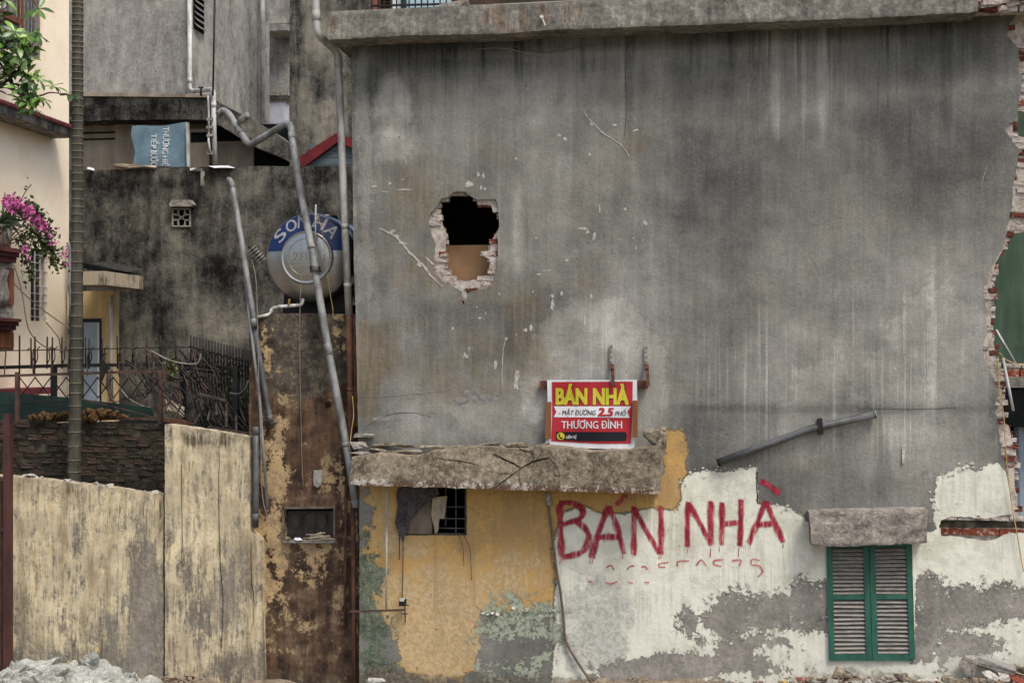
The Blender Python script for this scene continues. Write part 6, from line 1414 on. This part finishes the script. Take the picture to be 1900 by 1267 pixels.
stems = [[(10,455),(25,400),(50,385),(70,395),(85,420),(95,440)], [(10,455),(40,420),(70,430),(95,470),(112,492)], [(10,455),(30,430),(44,460),(50,490),(58,520)], [(10,455),(30,395),(45,360),(58,343)], [(10,455),(50,425),(80,452),(105,475)], [(10,455),(20,410),(35,380)], [(10,455),(70,440),(90,455),(100,485)], [(10,455),(0,420),(-20,400),(-40,420)], [(10,455),(10,410),(22,385),(40,392)], [(10,455),(35,440),(60,450),(78,470)], [(10,455),(30,410),(60,400),(80,425)]]
for st in stems:
    p = smooth_path([PX(a, b, BX+rr.uniform(-.1, .1)) for a, b in st], 6); ms.tube(p, .008, 5)
    lo = 8 if st[-1] != (58, 343) else 30
    for q in p[lo:] if st[-1] != (58, 343) else p[-3:]:
        for _ in range(7 if st[-1] != (58, 343) else 1):
            c = q+Vector((rr.gauss(0, .05), rr.gauss(0, .09), rr.gauss(0, .07))); u = Vector((rr.uniform(-1, 1), rr.uniform(-1, 1), rr.uniform(-1, 1))).normalized(); v = u.cross(Vector((rr.uniform(-1, 1), rr.uniform(-1, 1), rr.uniform(-1, 1)))).normalized(); s = rr.uniform(.03, .055)
            mg.add([c-u*s, c+v*s*.6, c+u*s, c-v*s*.6], [(0, 1, 2, 3)])
for _ in range(520):
    f = rr.random(); px, py = (8+f*80, 376+f*f*55) if rr.random() < .82 else rr.choice([(50, 468), (112, 478), (125, 477), (95, 440), (108, 445), (46, 462)])
    c = PX(px+rr.gauss(0, 3), py+rr.gauss(0, 8), BX+rr.uniform(.05, .2)); u = Vector((rr.uniform(-1, 1), rr.uniform(-1, 1), rr.uniform(-1, 1))).normalized(); v = u.cross(Vector((rr.uniform(-1, 1), rr.uniform(-1, 1), rr.uniform(-1, 1)))).normalized(); s = rr.uniform(.02, .036)
    mp.add([c-u*s, c+v*s*.8, c+u*s, c-v*s*.8], [(0, 1, 2, 3)])
ms.build('stem', M_bark, bo, kind='stuff'); mg.build('foliage', simple('dull green leaf', (74, 92, 48), (44, 58, 30), .6, 0, 9, .3), bo, kind='stuff'); mp.build('blossom', simple('magenta bract', (196, 96, 152), (156, 64, 120), .6, 0, 9, .3), bo, kind='stuff')
sp = thing('spiky_plant', 'spiky grey green pot plant on the balcony beside the bougainvillea', 'plant', PX(4, 460, CXP+.4))
m = MB(); c = PX(3, 415, CXP+.4)
for k in range(60):
    d = Vector((rr.uniform(-.5, .8), rr.uniform(-1, 1), rr.uniform(-.5, 1))).normalized()*rr.uniform(.2, .42); w = d.cross(Vector((0, 0, 1))).normalized()*.014; m.add([c-w, c+w, c+d*.6+w*.7+Vector((0, 0, .02)), c+d+Vector((0, 0, -.05)), c+d*.6-w*.7+Vector((0, 0, .02))], [(0, 1, 2, 3, 4)])
m.build('spikes', simple('grey green blade', (92, 108, 84), (60, 74, 56), .6), sp, kind='stuff'); MB().tube([c+Vector((0, 0, -.35)), c+Vector((0, 0, -.02))], [.12, .16], 14).build('flower_pot', M_lintel, sp)

# ------------------------------------------------------------------ rubble at the foot of the walls
M_rub = material('pale broken concrete', lambda g: dict(c=g.ramp(g.noise(7, 7, .7)*.6+g.noise(30, 4, .7)*.4, [(.3, (96, 96, 88)), (.46, (158, 158, 148)), (.6, (192, 192, 182)), (.75, (210, 210, 202))]), r=.95, s=.1, h=g.noise(12, 7, .72)+g.noise(50, 4, .7)*.4, hs=1, hd=.03))
hp = []
rr = random.Random(17)
heap = [(30,1252,80,44,-.9),(60,1240,70,30,-.7),(110,1262,80,40,-1.0),(165,1236,50,44,-.75),(200,1252,110,44,-.8),(175,1262,90,36,-1.1),(245,1262,44,38,-.9),(10,1262,44,40,-1.1),(140,1250,60,26,-.7),(80,1268,60,30,-1.2),(225,1272,60,26,-1.1),(40,1275,60,30,-1.2)]
desc = ['big flat pale slab at the far left of the rubble heap', 'pale slab leaning against the gate post foot', 'broad pale rubble block low in the middle of the heap', 'pointed pale block standing at the top of the rubble heap', 'long pale slab sloping right from the heap top', 'low pale block in front of the sloping slab', 'separate pale wedge at the right end of the heap', 'grey faced block in the bottom left corner', 'thin slab tucked behind the heap', 'pale lump at the bottom of the heap below the gate post', 'small pale block at the bottom right of the heap', 'pale lump at the bottom left of the heap']
for i, (px, py, w, h, Y) in enumerate(heap):
    s = S1(Y, px); chunk_obj('rubble_block', 600+i, (w*s*1.15, w*s*.8, h*s*1.35), P(px, py, Y), M_rub, None, 3, .3, rot=(rr.uniform(-.2, .2), rr.uniform(-.2, .25), 0), label=desc[i], cat='rubble', group='pale rubble blocks at the left')
def heap_z(x0, x1, hgt, yc, wy):
    def zf(x, y):
        fx = min(1, max(0, (x-x0)/.6))*min(1, max(0, (x1-x)/.6)); fy = max(0, 1-((y-yc)/wy)**2); return -.02+hgt*fx*fy*(1+.5*mn.fractal(Vector((x*2, y*2, 1)), 1, 2, 4))
    return zf
xl, xr = P(-60, 1260, -1).x, P(300, 1260, -1).x
grid_mesh('rubble_mound', xl, xr, -2.2, .1, 70, 40, heap_z(xl-.5, xr+.2, .34, -.9, 1.2), M_rub, None, kind='structure')
xl, xr = P(1100, 1260, 0).x, P(2000, 1260, 0).x
M_deb = material('earthy debris', lambda g: dict(c=g.ramp(g.noise(9, 7, .7)*.6+g.noise(40, 4, .7)*.4, [(.3, (82, 72, 60)), (.5, (134, 120, 102)), (.7, (176, 162, 142))]), r=.95, s=.1, h=g.noise(14, 7, .72), hs=1, hd=.04))
grid_mesh('debris_mound', xl-3, xr, -1.6, .02, 150, 40, heap_z(xl-1, xr+1, .36, -.15, 1.3), M_deb, None, kind='structure')
grid_mesh('debris_mound', P(240, 1260, 0).x, P(700, 1260, 0).x, -1.6, .28, 60, 30, heap_z(P(250, 1260, 0).x, P(700, 1260, 0).x, .16, -.2, .9), M_deb, None, kind='structure')
items = [(1567,1253,40,18,'flat brown brick end lying on the debris right under the shutters',M_awn),(1490,1262,34,16,'reddish brick shard left of the shutters at the bottom edge',M_brick_red),(1453,1266,18,8,'small yellow plaster flake at the bottom edge',simple('yellow flake', (214, 176, 86), (190, 150, 70), .9)),
         (1640,1260,44,18,'grey stone lump at the bottom edge below the right shutter',M_lintel),(1675,1257,30,14,'pointed brown shard right of the grey stone lump',M_awn),(1610,1264,24,10,'small pale pebble under the shutter joint',M_chip),
         (1795,1232,40,34,'tilted square concrete fragment leaning on the wall at the right',M_lintel),(1850,1238,90,22,'long slanted concrete strip leaning at the lower right',M_scar),(1838,1258,26,24,'small upright pale block at the lower right',M_chip),(1865,1258,30,18,'pale broken lump right of the small upright block',M_chip),
         (1888,1262,36,20,'dark red brick in the lower right corner',M_brick_red),(1770,1263,44,14,'low brown stone left of the tilted fragment',M_awn),(1710,1264,60,10,'flat pale slab at the bottom edge right of the shutters',M_chip),(1730,1266,30,10,'small brown clod beside the flat pale slab',M_awn),
         (700,1262,30,8,'little pale shard at the foot of the green stained wall',M_chip),(285,1260,26,12,'brown shard right of the pale heap',M_awn),(325,1262,28,10,'rusty shard at the foot of the taller yellow wall',M_rust),(350,1259,26,12,'dark stick shaped shard by the yellow wall foot',M_rust),(1895,1235,30,26,'brown broken block at the right edge',M_awn),(1540,1267,60,10,'thin grey slab under the brick end',M_lintel)]
for i, (px, py, w, h, lab, mt) in enumerate(items):
    Y = -.25 if i not in (6, 7) else -.12; s = S1(Y, px)
    chunk_obj('debris_piece', 640+i, (w*s*1.2, .16, h*s*1.3), P(px, py, Y), mt, None, 2, .12, rot=(0, {6: .35, 7: .32, 8: -.1}.get(i, rr.uniform(-.2, .2)), rr.uniform(-.3, .3)), label=lab, cat='rubble', group='broken pieces along the wall foot')
m = MB()
for k in range(420):
    px = rr.choice([rr.uniform(1440, 1960), rr.uniform(270, 380), rr.uniform(1100, 1960)]); c = P(px, rr.uniform(1255, 1285), rr.uniform(-.5, -.1)); s = rr.uniform(.015, .045); me = chunk(900+k % 9, (s*2, s*1.6, s), 0)
    m.add([v.co+c for v in me.vertices], [list(p.vertices) for p in me.polygons]); bpy.data.meshes.remove(me)
m.build('gravel', M_deb, None, label='loose gravel and plaster crumbs scattered along the wall foot', cat='gravel', kind='stuff')
